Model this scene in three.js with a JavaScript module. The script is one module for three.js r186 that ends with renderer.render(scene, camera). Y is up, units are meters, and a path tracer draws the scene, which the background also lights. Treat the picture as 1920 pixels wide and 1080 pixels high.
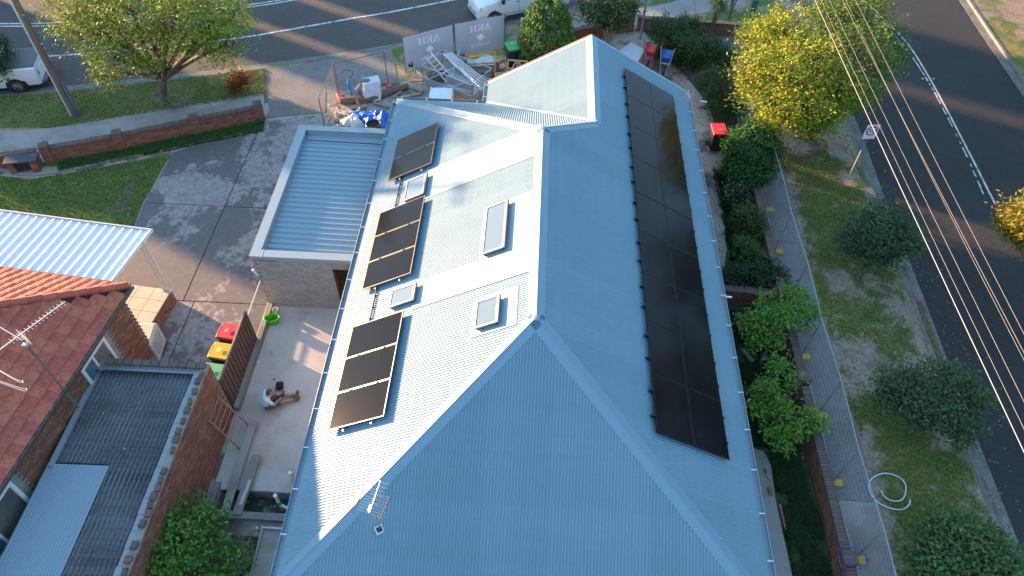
import * as THREE from 'three';
import { mergeGeometries } from 'three/addons/utils/BufferGeometryUtils.js';
import { RoundedBoxGeometry } from 'three/addons/geometries/RoundedBoxGeometry.js';
import { MarchingCubes } from 'three/addons/objects/MarchingCubes.js';

// ---------- camera ----------
const scene = new THREE.Scene();
const R = (d) => d * Math.PI / 180;
const EYE = new THREE.Vector3(0, 20, 0), FPX = 1380;               // focal length in pixels of a 1920 x 1080 picture
const camera = new THREE.PerspectiveCamera(2 * Math.atan(540 / FPX) * 180 / Math.PI, 16 / 9, 0.1, 900);
const pitch = R(49.54), yaw = R(1.77), roll = R(1.456);
const FH = new THREE.Vector3(-Math.sin(yaw), 0, -Math.cos(yaw));
const FW = FH.clone().multiplyScalar(Math.cos(pitch)).add(new THREE.Vector3(0, -Math.sin(pitch), 0));
const R0 = new THREE.Vector3().crossVectors(FH, new THREE.Vector3(0, 1, 0)), U0 = new THREE.Vector3().crossVectors(R0, FW);
const RT = R0.clone().multiplyScalar(Math.cos(roll)).addScaledVector(U0, Math.sin(roll));
const UP = U0.clone().multiplyScalar(Math.cos(roll)).addScaledVector(R0, -Math.sin(roll));
camera.position.copy(EYE);
camera.up.copy(UP);
camera.lookAt(EYE.clone().add(FW));
scene.add(camera);
// the point at height y that lies under photo pixel (u, v)
function G(u, v, y = 0) {
  const d = FW.clone().multiplyScalar(FPX).addScaledVector(RT, u - 960).addScaledVector(UP, 540 - v);
  return EYE.clone().addScaledVector(d, (y - EYE.y) / d.y);
}

// ---------- sky, sun, exposure ----------
const sunEl = R(7.6), sunAz = R(26);                                 // sun low in the far left; light travels towards +x, +z
const SX = Math.cos(sunAz), SZ = Math.sin(sunAz);
const toSun = new THREE.Vector3(-SX * Math.cos(sunEl), Math.sin(sunEl), -SZ * Math.cos(sunEl));
{
  const W = 256, H = 128, data = new Float32Array(W * H * 4), d = new THREE.Vector3();
  for (let j = 0; j < H; j++) for (let i = 0; i < W; i++) {
    const ph = ((i + .5) / W - .5) * 2 * Math.PI, th = ((j + .5) / H - .5) * Math.PI;
    d.set(Math.cos(ph) * Math.cos(th), Math.sin(th), Math.sin(ph) * Math.cos(th));
    const el = Math.max(0, d.y), hz = Math.pow(1 - el, 3.2), g = Math.acos(Math.min(1, Math.max(-1, d.dot(toSun))));
    const glow = Math.exp(-g * 1.5) * 1.1, low = Math.exp(-el * 5);
    const c = [.067 + .056 * hz + glow * (.12 + .32 * low), .134 + .084 * hz + glow * (.13 + .25 * low), .225 + .105 * hz + glow * (.145 + .19 * low)];
    const k = (j * W + i) * 4;
    for (let n = 0; n < 3; n++) data[k + n] = c[n];
    data[k + 3] = 1;
  }
  const sky = new THREE.DataTexture(data, W, H, THREE.RGBAFormat, THREE.FloatType);
  sky.mapping = THREE.EquirectangularReflectionMapping; sky.magFilter = sky.minFilter = THREE.LinearFilter; sky.needsUpdate = true;
  scene.background = sky; scene.environment = sky;
}
const sun = new THREE.DirectionalLight(new THREE.Color().setRGB(1, .61, .33), 5);
sun.target.position.set(0, 0, -18); sun.position.copy(toSun).multiplyScalar(150).add(sun.target.position);
sun.castShadow = true; sun.shadow.radius = 2.2; sun.shadow.mapSize.set(4096, 4096);
Object.assign(sun.shadow.camera, { left: -60, right: 60, top: 40, bottom: -40, near: 1, far: 320 });
scene.add(sun, sun.target);
const renderer = new THREE.WebGLRenderer({ antialias: true });
renderer.toneMapping = THREE.LinearToneMapping;
renderer.toneMappingExposure = 6;
renderer.shadowMap.enabled = true;

// ---------- helpers: numbers ----------
function mulberry(a) { return () => { a |= 0; a = a + 0x6D2B79F5 | 0; let t = Math.imul(a ^ a >>> 15, 1 | a); t = t + Math.imul(t ^ t >>> 7, 61 | t) ^ t; return ((t ^ t >>> 14) >>> 0) / 4294967296; }; }
let rnd = mulberry(7);
const rr = (a, b) => a + (b - a) * rnd();
const V = (x, y, z) => new THREE.Vector3(x, y, z);
const clamp = (x, a = 0, b = 1) => Math.min(b, Math.max(a, x));
const sstep = (a, b, x) => { const t = clamp((x - a) / (b - a)); return t * t * (3 - 2 * t); };
const hash = (x, y, s) => { let h = Math.imul(x, 374761393) ^ Math.imul(y, 668265263) ^ Math.imul(s, 974634777); h = Math.imul(h ^ h >>> 13, 1274126177); return ((h ^ h >>> 16) >>> 0) / 4294967296; };
const lattices = new Map();
function vn(x, y, p, s) {                                            // value noise, period p
  const key = p * 4096 + s; let L = lattices.get(key);
  if (!L) { L = new Float32Array(p * p); for (let j = 0; j < p; j++) for (let i = 0; i < p; i++) L[j * p + i] = hash(i, j, s); lattices.set(key, L); }
  const xi = x | 0, yi = y | 0, fx = x - xi, fy = y - yi, u = fx * fx * (3 - 2 * fx), w = fy * fy * (3 - 2 * fy);
  const i0 = xi % p, i1 = (xi + 1) % p, j0 = (yi % p) * p, j1 = ((yi + 1) % p) * p;
  const a = L[j0 + i0], b = L[j0 + i1], c = L[j1 + i0], d = L[j1 + i1];
  return a + (b - a) * u + (c - a) * w + (a - b - c + d) * u * w;
}
function fbm(u, v, p, oct, s) { let a = .5, t = 0, n = 0; for (let o = 0; o < oct; o++) { t += a * vn(u * p, v * p, p, s + o); n += a; a *= .55; p *= 2; } return t / n; }

// ---------- helpers: textures and materials ----------
const enc = (x) => Math.round(255 * clamp(x <= .0031308 ? 12.92 * x : 1.055 * Math.pow(x, 1 / 2.4) - .055));
function tex(size, metres, fn, linear = false) {                     // fn(u, v) gives linear colour, tiled every `metres`
  const data = new Uint8Array(size * size * 4);
  for (let j = 0; j < size; j++) for (let i = 0; i < size; i++) {
    const c = fn((i + .5) / size, (j + .5) / size), k = (j * size + i) * 4;
    for (let n = 0; n < 3; n++) data[k + n] = linear ? Math.round(255 * clamp(c[n])) : enc(c[n]);
    data[k + 3] = 255;
  }
  const t = new THREE.DataTexture(data, size, size);
  if (!linear) t.colorSpace = THREE.SRGBColorSpace;
  t.wrapS = t.wrapT = THREE.RepeatWrapping; t.magFilter = THREE.LinearFilter; t.minFilter = THREE.LinearMipmapLinearFilter; t.generateMipmaps = true; t.anisotropy = 8;
  t.repeat.set(1 / metres, 1 / metres); t.needsUpdate = true;
  return t;
}
const mixc = (a, b, t) => [0, 1, 2].map((k) => a[k] + (b[k] - a[k]) * t);
const mul = (a, k) => a.map((x) => x * k);
function mat(c, rough = .8, o = {}) {
  const m = new (o.phys ? THREE.MeshPhysicalMaterial : THREE.MeshStandardMaterial)({ roughness: rough, side: THREE.DoubleSide });
  m.color.setRGB(c[0], c[1], c[2]);
  for (const k in o) if (k !== 'phys') m[k] = o[k];
  return m;
}
const tmat = (t, rough = .9, o = {}) => mat([1, 1, 1], rough, { map: t, ...o });
const fine = tex(512, .5, (u, v) => { const n = .6 * fbm(u, v, 64, 3, 5) + .4 * hash(Math.floor(u * 512), Math.floor(v * 512), 9); return [n, n, n]; }, true);

// ---------- helpers: geometry ----------
const _m = new THREE.Matrix4(), _q = new THREE.Quaternion(), _e = new THREE.Euler();
function T(g, x = 0, y = 0, z = 0, ry = 0, rx = 0, rz = 0) { _q.setFromEuler(_e.set(rx, ry, rz, 'YXZ')); g.applyMatrix4(_m.compose(V(x, y, z), _q, V(1, 1, 1))); return g; }
const B = (w, h, d, x, y, z, ry, rx, rz) => T(new THREE.BoxGeometry(w, h, d), x, y, z, ry, rx, rz);
const RB = (w, h, d, r, x, y, z, ry, rx, rz) => T(new RoundedBoxGeometry(w, h, d, 2, r), x, y, z, ry, rx, rz);
const C = (r0, r1, h, x, y, z, n = 16, ry, rx, rz) => T(new THREE.CylinderGeometry(r0, r1, h, n), x, y, z, ry, rx, rz);   // r0 on top
const S = (r, x, y, z, sx = 1, sy = 1, sz = 1) => { const g = new THREE.SphereGeometry(r, 14, 10); g.scale(sx, sy, sz); return T(g, x, y, z); };
function bar(a, b, r, n = 6, r2 = r) {
  const d = b.clone().sub(a), g = new THREE.CylinderGeometry(r2, r, d.length(), n);
  _q.setFromUnitVectors(V(0, 1, 0), d.clone().normalize());
  g.applyMatrix4(_m.compose(a.clone().add(b).multiplyScalar(.5), _q, V(1, 1, 1))); return g;
}
function beam(a, b, w, h) {                                          // box section between two points, h measured upwards
  const d = b.clone().sub(a), g = new THREE.BoxGeometry(w, h, d.length());
  const z = d.clone().normalize(), x = new THREE.Vector3().crossVectors(V(0, 1, 0), z); if (x.lengthSq() < 1e-6) x.set(1, 0, 0); x.normalize();
  const y = new THREE.Vector3().crossVectors(z, x); g.applyMatrix4(new THREE.Matrix4().makeBasis(x, y, z).setPosition(a.clone().add(b).multiplyScalar(.5))); return g;
}
const tube = (pts, r, n = 6, seg = 0) => new THREE.TubeGeometry(new THREE.CatmullRomCurve3(pts), seg || pts.length * 6, r, n);
function prism(pts, y0, y1, holes = []) {                                        // upright prism over a plan polygon [[x, z] ...]
  const s = new THREE.Shape(pts.map(([x, z]) => new THREE.Vector2(x, -z)));
  for (const h of holes) s.holes.push(new THREE.Path(h.map(([x, z]) => new THREE.Vector2(x, -z))));
  const g = new THREE.ExtrudeGeometry(s, { depth: y1 - y0, bevelEnabled: false });
  g.rotateX(-Math.PI / 2); g.translate(0, y0, 0); return g;
}
function poly3(pts) {                                                // flat convex polygon in space
  const g = new THREE.BufferGeometry(), p = [];
  for (let i = 1; i < pts.length - 1; i++) for (const q of [pts[0], pts[i], pts[i + 1]]) p.push(q.x, q.y, q.z);
  g.setAttribute('position', new THREE.Float32BufferAttribute(p, 3)); g.computeVertexNormals(); return g;
}
function slab3(pts, t) {                                             // convex polygon given thickness t below it
  const n = new THREE.Vector3().crossVectors(pts[1].clone().sub(pts[0]), pts[2].clone().sub(pts[0])).normalize(); if (n.y < 0) n.negate();
  const lo = pts.map((p) => p.clone().addScaledVector(n, -t)), out = [poly3(pts), poly3(lo)];
  pts.forEach((p, i) => { const j = (i + 1) % pts.length; out.push(poly3([p, pts[j], lo[j], lo[i]])); });
  return M(out);
}
function M(list) {                                                   // merge to plain non-indexed position + normal (+ colour)
  const col = list.some((g) => g.attributes.color);
  return mergeGeometries(list.map((g) => {
    const q = g.index ? g.toNonIndexed() : g;
    for (const k of Object.keys(q.attributes)) if (!['position', 'normal'].includes(k) && !(col && k === 'color')) q.deleteAttribute(k);
    if (!q.attributes.normal) q.computeVertexNormals();
    if (col && !q.attributes.color) q.setAttribute('color', new THREE.Float32BufferAttribute(new Float32Array(q.attributes.position.count * 3).fill(1), 3));
    return q;
  }));
}
function paint(g, c) { const n = g.attributes.position.count, a = new Float32Array(n * 3); for (let i = 0; i < n; i++) a.set(c, i * 3); g.setAttribute('color', new THREE.BufferAttribute(a, 3)); return g; }
function metreUV(g, ox = 0, oz = 0) {                                // uv in metres, by the way each face points
  const p = g.attributes.position, uv = new Float32Array(p.count * 2), a = V(), b = V(), c = V(), n = V();
  for (let i = 0; i < p.count; i += 3) {
    a.fromBufferAttribute(p, i); b.fromBufferAttribute(p, i + 1); c.fromBufferAttribute(p, i + 2);
    n.crossVectors(b.clone().sub(a), c.clone().sub(a)); const x = Math.abs(n.x), y = Math.abs(n.y), z = Math.abs(n.z);
    [a, b, c].forEach((q, k) => { const [s, t] = y >= x && y >= z ? [q.x + ox, q.z + oz] : x > z ? [q.z + oz, q.y] : [q.x + ox, q.y]; uv[(i + k) * 2] = s; uv[(i + k) * 2 + 1] = t; });
  }
  g.setAttribute('uv', new THREE.BufferAttribute(uv, 2)); return g;
}

// ---------- helpers: objects ----------
const taken = {};
const numbered = (n) => { taken[n] = (taken[n] ?? -1) + 1; return taken[n] ? n + '_' + String(taken[n]).padStart(3, '0') : n; };
function obj(name, geos, m, parent) {                                // merges the geometries into ONE named mesh
  const g = Array.isArray(geos) ? M(geos) : geos;
  if ((m.map || m.bumpMap || m.roughnessMap) && !g.userData.ownUV) metreUV(g.index ? g.toNonIndexed() : g);
  const o = new THREE.Mesh(g.index && (m.map || m.bumpMap) && !g.userData.ownUV ? metreUV(g.toNonIndexed()) : g, m);
  o.name = parent ? name : numbered(name);
  (parent ?? scene).add(o); return o;
}
function tag(o, label, category, group) { o.userData.label = label; o.userData.category = category; if (group) o.userData.group = group; return o; }
function thing(name, label, category, [x, y, z] = [0, 0, 0], turn = 0, group) {
  const o = new THREE.Group(); o.name = numbered(name); scene.add(o); o.position.set(x, y, z); o.rotation.y = turn; return tag(o, label, category, group);
}
function dup(root, label, [x, y, z], turn = 0) { const r = root.clone(); r.name = numbered(root.name.replace(/_\d+$/, '')); r.userData = { ...root.userData, label }; scene.add(r); r.position.set(x, y, z); r.rotation.y = turn; return r; }
function structure(name, geos, m) { const o = obj(name, geos, m); o.userData.kind = 'structure'; return o; }
// ---------- the setting ----------
console.log('setting');
function offsetLine(P, o) {
  return P.map((p, i) => {
    const a = P[Math.max(0, i - 1)], b = P[Math.min(P.length - 1, i + 1)], dx = b[0] - a[0], dz = b[1] - a[1], l = Math.hypot(dx, dz);
    return [p[0] + dz / l * o, p[1] - dx / l * o];
  });
}
function ribbon(P, o0, o1, y0, y1, yb = y1) {                        // strip along a plan line; o0 edge at y1, o1 edge at yb, bottom y0
  const A = offsetLine(P, o0), Bq = offsetLine(P, o1), out = [];
  for (let i = 0; i < P.length - 1; i++) {
    const a = V(A[i][0], y1, A[i][1]), b = V(A[i + 1][0], y1, A[i + 1][1]), c = V(Bq[i + 1][0], yb, Bq[i + 1][1]), d = V(Bq[i][0], yb, Bq[i][1]);
    out.push(poly3([a, b, c, d]), poly3([a, b, V(b.x, y0, b.z), V(a.x, y0, a.z)]), poly3([d, c, V(c.x, y0, c.z), V(d.x, y0, d.z)]));
  }
  return M(out);
}
const px = (list, y = 0) => list.map(([u, v]) => { const p = G(u, v, y); return [p.x, p.z]; });
const smooth = (P, n = 4) => new THREE.CatmullRomCurve3(P.map(([x, z]) => V(x, 0, z))).getPoints(P.length * n).map((p) => [p.x, p.z]);

const asphaltTex = tex(768, 9, (u, v) => {
  const a = fbm(u, v, 4, 4, 11), s = hash(Math.floor(u * 1024), Math.floor(v * 1024), 3), f = fbm(u, v, 160, 2, 21), k = .064 + .03 * (a - .5) + .05 * (s - .5) * f + .035 * (f - .5);
  const pale = s > .985 ? .05 : 0; return [k * 1.16 + pale, k * .98 + pale, k * .86 + pale];
});
const concreteTex = tex(768, 6, (u, v) => {
  const a = fbm(u, v, 5, 5, 31), st = sstep(.5, .75, fbm(u, v, 9, 5, 37)), s = hash(Math.floor(u * 1024), Math.floor(v * 1024), 5), k = .25 + .16 * (a - .5) + .05 * (s - .5);
  return mixc([k * 1.1, k, k * .9], [.21, .16, .12], st * .6);
});
const pathTex = tex(768, 5, (u, v) => {
  const a = fbm(u, v, 5, 4, 41), s = hash(Math.floor(u * 512), Math.floor(v * 512), 6), f = fbm(u, v, 120, 2, 44), k = .165 + .09 * (a - .5) + .12 * (s - .5) * f + .1 * (f - .5);
  return [k * 1.1, k, k * .92];
});
const sandTex = tex(768, 8, (u, v) => {
  const a = fbm(u, v, 5, 5, 51), b = fbm(u, v, 60, 3, 52), c = fbm(u, v, 11, 4, 57), k = .33 + .22 * (a - .5) + .2 * (b - .5);
  return mixc([k * 1.1, k * .93, k * .78], [.075, .06, .045], sstep(.52, .72, c) * .8 + .2 * sstep(.55, .8, b));
});
const soilTex = tex(512, 5, (u, v) => { const a = fbm(u, v, 5, 5, 61), b = fbm(u, v, 60, 3, 62), k = .06 + .06 * (a - .5) + .08 * (b - .5); return mixc([k * 1.15, k, k * .75], [.035, .06, .02], sstep(.45, .62, fbm(u, v, 8, 4, 66))); });
const grassF = (u, v) => sstep(.36, .58, .65 * fbm(u, v, 6, 4, 71) + .35 * fbm(u, v, 26, 3, 73));
const vergeTex = tex(1024, 12, (u, v) => {
  const g = grassF(u, v), b = fbm(u, v, 150, 3, 72), d = fbm(u, v, 14, 4, 75), k = .5 + b;
  const dirt = mul(mixc([.24, .17, .13], [.36, .265, .205], d), k * .9), gr = mul(mixc([.085, .125, .025], [.22, .175, .06], sstep(.45, .7, d)), k);
  return mixc(dirt, gr, g);
});
const lawnTex = tex(768, 7, (u, v) => {
  const b = fbm(u, v, 150, 3, 82), d = fbm(u, v, 7, 5, 85), k = .45 + 1.1 * b;
  return mixc(mul(mixc([.07, .125, .02], [.125, .175, .035], fbm(u, v, 18, 3, 88)), k), mul([.16, .135, .11], k), sstep(.64, .76, d) * .8);
});
const driveTex = tex(1024, 15, (u, v) => {                           // dark sealed concrete, the sealer worn off in ragged patches and tyre lines
  const wide = fbm(u, v, 7, 3, 91), x = fbm(u * 1, v * 1, 16, 6, 93), rag = fbm(u, v, 120, 3, 94), line = fbm(u, v * .25, 20, 3, 96);
  const worn = sstep(.53, .60, .34 * wide + .36 * x + .18 * line + .12 * rag + .045), s = hash(Math.floor(u * 1024), Math.floor(v * 1024), 15);
  const k = .118 + .04 * (rag - .5) + .02 * (s - .5) + .03 * (wide - .5), w = .33 + .12 * (rag - .5) + .06 * (s - .5);
  return mixc([k * 1.06, k * .96, k * .97], [w * 1.1, w * .98, w * .88], worn * (.24 + .55 * rag));
});
const asphalt = tmat(asphaltTex, .85, { bumpMap: fine, bumpScale: .004 });
const concrete = tmat(concreteTex, .88, { bumpMap: fine, bumpScale: .002 });
const pathM = tmat(pathTex, .92, { bumpMap: fine, bumpScale: .003 });
const sand = tmat(sandTex, .97), soil = tmat(soilTex, .98), vergeM = tmat(vergeTex, .97), lawnM = tmat(lawnTex, .97), driveM = tmat(driveTex, .7, { bumpMap: fine, bumpScale: .002 });
const paintTex = tex(512, 2.5, (u, v) => { const w = sstep(.36, .46, .5 * fbm(u, v, 12, 4, 101) + .5 * fbm(u, v, 90, 2, 103)); return mixc([.09, .09, .09], [.58, .58, .56], w); });
const roadPaint = tmat(paintTex, .75);

structure('ground', prism([[-400, -420], [400, -420], [400, 200], [-400, 200]], -1.2, -.75), tmat(vergeTex.clone(), .97));
const K = [[-120, -4], [-60, -18.3], [-24.1, -27.05], [-20.4, -27.95], [-16.8, -28.95], [-12.9, -30.15], [-6.6, -32.5], [-1.7, -34.85], [3, -37.3], [7.2, -39.3], [10, -39.9], [12.2, -38.9], [13.55, -36.9], [14.05, -34.5], [14.05, -27], [13.95, -24], [13.85, -18], [13.72, -12], [13.7, -8], [13.7, 40]];
const KS = [...K.slice(0, 2), ...smooth(K.slice(2, 14), 3), ...K.slice(14)];
const road = structure('road', prism([[-130, -120], [140, -120], [140, 60], [13.6, 60], ...offsetLine(KS, -.1).reverse(), [-130, -1]], -.3, -.12), asphalt);
const kerbM = tmat(tex(512, 3, (u, v) => { const k = .15 + .12 * (fbm(u, v, 10, 4, 105) - .5) + .08 * (fbm(u, v, 60, 3, 106) - .5); return [k * 1.06, k, k * .9]; }), .93);
structure('kerb', ribbon(KS, -.15, 0, -.3, .012, .004), kerbM);
structure('gutter', ribbon(KS, .0, .42, -.25, -.108, -.106), kerbM);
structure('corner_apron', ribbon(KS.filter(([x, z]) => x > 9.5 && z < -31), .0, .85, -.25, -.1045, -.1065), concrete);
const inner = offsetLine(KS, -.15);
structure('yard_ground', prism([...inner, [-120, 40]], -.7, 0, [[[-8.5, -8.9], [-5.6, -8.9], [-5.6, -8.3], [-8.5, -8.3]]]), sand);
structure('pit_floor', prism([[-8.6, -8.95], [-5.5, -8.95], [-5.5, -8.2], [-8.6, -8.2]], -.6, -.42), soil);
const streetVergeTex = tex(768, 10, (u, v) => { const g = sstep(.38, .62, .6 * fbm(u, v, 5, 4, 171) + .4 * fbm(u, v, 20, 3, 173)), b = fbm(u, v, 150, 3, 172), k = .5 + b, d = sstep(.62, .75, fbm(u, v, 7, 4, 176)); return mixc(mixc(mul([.26, .205, .115], k), mul([.07, .125, .026], k), g), mul([.22, .175, .125], k), d * .8); });
structure('verge', [ribbon(KS.filter(([x, z]) => x < 13.9 || z > -36), -.16, -3.0, -.1, .006), prism([[3, -37.1], [10, -39.5], [13.3, -36.5], [13.6, -28], [10.3, -28], [10.2, -33.5], [6, -35.4]], -.1, .0065)], tmat(streetVergeTex, .97));
structure('verge_strip', prism([[10.4, -28.02], [13.56, -28.02], [13.52, 12], [10.3, 12], [10.3, -12]], -.1, .01), tmat(vergeTex.clone(), .97));
const newAsphalt = tmat(tex(768, 9, (u, v) => { const a = fbm(u, v, 4, 4, 111), s = hash(Math.floor(u * 1024), Math.floor(v * 1024), 4), f = fbm(u, v, 160, 2, 121), k = .027 + .012 * (a - .5) + .03 * (s - .5) * f + .02 * (f - .5); return [k * 1.05, k, k * .98]; }), .85, { bumpMap: fine, bumpScale: .004 });
structure('side_road', prism([[14.3, -36], [15.5, -40.5], [21.5, -41.5], [23.2, -39.6], [23.1, 40], [14.0, 40], [14.0, -10], [14.2, -24]], -.2, -.1165), newAsphalt);
// markings
const mark = (name, pts, w, y = -.112) => obj(name, ribbon(smooth(px(pts, -.12), 4), -w / 2, w / 2, -.13, y), roadPaint, road);
mark('centre_line', [[-150, 48], [0, 44.5], [86, 43.5], [270, 29], [455, 10.5], [520, 1], [640, -20]], .1);
mark('centre_line', [[-150, 54], [0, 49.5], [86, 48.5], [270, 34], [455, 15], [520, 5.5], [640, -16]], .1);
mark('edge_line', [[-120, 117], [0, 112], [96, 105], [128, 103], [320, 86], [461, 69.4], [535, 57], [652, 36], [719, 25], [849, 0], [960, -22]], .13);
mark('centre_line', [[1590, -20], [1635, 14], [1650, 29], [1700, 80], [1733, 130], [1772, 200], [1794, 242], [1824, 300], [1866, 383]], .085);
{
  const P = smooth(px([[1640, 26], [1663, 50], [1711, 108], [1747, 164], [1769, 205], [1811, 289], [1850, 378]], -.12), 12);
  const g = []; for (let i = 0; i < P.length - 2; i += 1) if (rnd() < .8) g.push(ribbon([P[i], P[i + 1]], -.022 - .02 * rnd(), .012 + .02 * rnd(), -.13, -.112));
  obj('worn_line', g, roadPaint, road);
  const y = mat([.6, .42, .12], .5);
  for (const [u, v] of [[1730, 148], [1750, 148], [1848, 380], [1871, 380]]) { const p = G(u, v, -.12); obj('road_stud', RB(.12, .03, .09, .01, p.x, -.108, p.z), y, road); }
}
// footpaths, crossover, driveway
{
  const far = smooth(px([[-200, 238], [0, 244], [55, 244], [155, 230], [305, 203], [494, 175]], .02), 3), near = smooth(px([[-200, 300], [0, 296], [75, 285], [170, 262], [330, 226], [496, 200]], .02), 3);
  const fp = new THREE.Group(); fp.name = numbered('footpath'); fp.userData.kind = 'structure'; scene.add(fp);
  const n = far.length - 1; let s0 = 0;
  for (let k = 1; k <= 8; k++) { const s1 = Math.round(n * k / 8); const a = far.slice(s0, s1 + 1), b = near.slice(s0, s1 + 1); const pull = (p, q, t) => [p[0] + (q[0] - p[0]) * t, p[1] + (q[1] - p[1]) * t];
    const aa = [...a], bb = [...b]; aa[0] = pull(a[0], a[1], .012); bb[0] = pull(b[0], b[1], .012);
    obj('path_slab', prism([...aa, ...bb.reverse()], -.08, .02), tmat(concreteTex, .9), fp); s0 = s1; }
  const fr = new THREE.Group(); fr.name = numbered('footpath'); fr.userData.kind = 'structure'; scene.add(fr);
  const zs = [-36, -32.2, -28.4, -24.3, -20.0, -15.6, -12.6, -9.6, -6.6, -3.6, 6];
  for (let i = 0; i < zs.length - 1; i++) obj('path_slab', prism([[9.02, zs[i] + .012], [10.42, zs[i] + .012], [10.36, zs[i + 1] - .012], [9.02, zs[i + 1] - .012]], -.08, .02 + .004 * (i % 2)), i === 7 || i === 1 ? concrete : pathM, fr);
  const fs = new THREE.Group(); fs.name = numbered('footpath'); fs.userData.kind = 'structure'; scene.add(fs);
  const A = px([[985, 56], [1060, 42], [1125, 30], [1190, 18], [1245, 7], [1300, -5], [1395, -18]], .02), Bn = px([[985, 84], [1070, 66], [1130, 56], [1195, 47], [1250, 37], [1305, 26], [1400, 14]], .02);
  for (let i = 0; i < 6; i++) { const e = .006, l = (p, q, t) => [p[0] + (q[0] - p[0]) * t, p[1] + (q[1] - p[1]) * t]; obj('path_slab', prism([l(A[i], A[i + 1], e), l(A[i], A[i + 1], 1 - e), l(Bn[i], Bn[i + 1], 1 - e), l(Bn[i], Bn[i + 1], e)], -.08, .022), tmat(concreteTex, .9), fs); }
}
{
  const dw = new THREE.Group(); dw.name = 'driveway'; dw.userData.kind = 'structure'; scene.add(dw);
  const g = .02; obj('joint_filler', prism([[-15.0, -23.5], [-12, -25.8], [-9.3, -26.4], [-9.0, -11.4], [-14.5, -11.4], [-15.05, -20.5]], -.05, .006), mat([.035, .035, .04], .95), dw);
  const slabs = [
    [[-15.05, -23.55], [-11.95, -25.95], [-11.95, -20.5 - g], [-15.1, -20.5 - g]], [[-11.95 + 2 * g, -25.97], [-9.25, -26.6], [-8.95, -20.5 - g], [-11.95 + 2 * g, -20.5 - g]],
    [[-15.1, -20.5 + g], [-11.95, -20.5 + g], [-11.95, -15.72 - g], [-14.6, -15.72 - g]], [[-11.95 + 2 * g, -20.5 + g], [-8.95, -20.5 + g], [-8.95, -15.72 - g], [-11.95 + 2 * g, -15.72 - g]],
    [[-14.6, -15.72 + g], [-11.55, -15.72 + g], [-11.55, -11.3], [-14.6, -11.3]], [[-11.55 + 2 * g, -15.72 + g], [-8.95, -15.72 + g], [-8.95, -11.3], [-11.55 + 2 * g, -11.3]]];
  slabs.forEach((p, i) => obj('drive_slab', prism(p, -.06, .018 + .002 * (i % 3)), driveM, dw));
  const cr = new THREE.Group(); cr.name = 'driveway_crossover'; cr.userData.kind = 'structure'; scene.add(cr);
  const cx = px([[494, 136], [612, 112], [735, 92], [505, 206], [618, 196], [745, 150]]);
  obj('crossover_slab', prism([cx[0], cx[1], [-9.35, -26.75], [-11.9, -26.12], cx[3]], -.1, .016), pathM, cr);
  obj('crossover_slab', prism([[cx[1][0] + .04, cx[1][1]], cx[2], cx[5], [-9.25, -27.2]], -.1, .02), tmat(pathTex.clone(), .9), cr);
}
structure('lawn', prism([[-30, -21.2], [-21.6, -21.7], [-20.2, -21.5], [-18.3, -22.2], [-15.8, -23.2], [-15.12, -23.5], [-15.16, -20.5], [-14.65, -15.7], [-14.65, -13], [-30, -12]], -.05, .012), lawnM);
structure('lawn_strip', prism([...px([[40, 312], [115, 300], [236, 279], [372, 246], [495, 225]]), [-12.0, -25.75], [-15.05, -23.75], [-15.8, -23.42], [-18.3, -22.42]], -.05, .009), tmat(lawnTex.clone(), .97));
// concrete garden edging, in lengths
{
  const P = smooth(px([[0, 318], [30, 326], [65, 329], [110, 323], [160, 313], [220, 300], [292, 287]]), 3), e = thing('garden_edging', 'curved pale concrete edging strip along the lawn below the brick wall', 'edging');
  for (let i = 0; i < P.length - 2; i += 2) obj('edging_length', ribbon([P[i], P[i + 1], [P[i + 2][0] * .97 + P[i + 1][0] * .03, P[i + 2][1] * .97 + P[i + 1][1] * .03]], -.06, .06, -.05, .06), concrete, e);
  const P2 = px([[300, 284], [340, 276], [380, 266], [430, 258], [500, 240]]), e2 = thing('garden_edging', 'broken concrete edging between the driveway and the grass under the brick wall', 'edging');
  for (let i = 0; i < 4; i++) obj('edging_length', ribbon([P2[i], [P2[i + 1][0] * .96 + P2[i][0] * .04, P2[i + 1][1] * .96 + P2[i][1] * .04]], -.05, .05, -.05, .05), concrete, e2);
}
// courtyard slab with the open service pit, garden soil, side strip
structure('courtyard_slab', [prism([[-8.72, -15.72], [-5.0, -15.72], [-5.0, -8.92], [-8.72, -8.92]], -.05, .02)], tmat(tex(768, 7, (u, v) => { const a = fbm(u, v, 5, 5, 131), st = sstep(.5, .72, fbm(u, v, 6, 5, 137)), k = .44 + .18 * (a - .5) + .05 * (fbm(u, v, 90, 2, 133) - .5); return mixc([k * 1.12, k * .98, k * .9], [.36, .24, .16], st * .5); }), .85, { bumpMap: fine, bumpScale: .002 }));
structure('garden_soil', [prism([[5.9, -17.6], [8.66, -17.6], [8.66, 6], [5.9, 6]], -.05, .008), prism([[5.2, -35], [9.4, -35.6], [9.5, -25.5], [8.0, -26.5], [7.9, -28.6], [7.0, -31.0]], -.05, .008), prism([[7.9, -24.5], [8.6, -25.5], [8.6, -17.62], [7.0, -17.62], [7.45, -19.5]], -.05, .006)], soil);
structure('garden_soil', prism([[-8.84, -7.6], [-6.95, -7.6], [-6.95, 3], [-8.84, 3]], -.05, .006), tmat(soilTex.clone(), .98));
structure('side_path', prism([...px([[1406, 838], [1432, 846], [1446, 872], [1453, 930], [1470, 1010], [1487, 1085]], .1), [7.4, 2], [5.2, 2], [5.2, -11.1]], -.05, .1), tmat(concreteTex.clone(), .9, { bumpMap: fine, bumpScale: .003 }));
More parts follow.
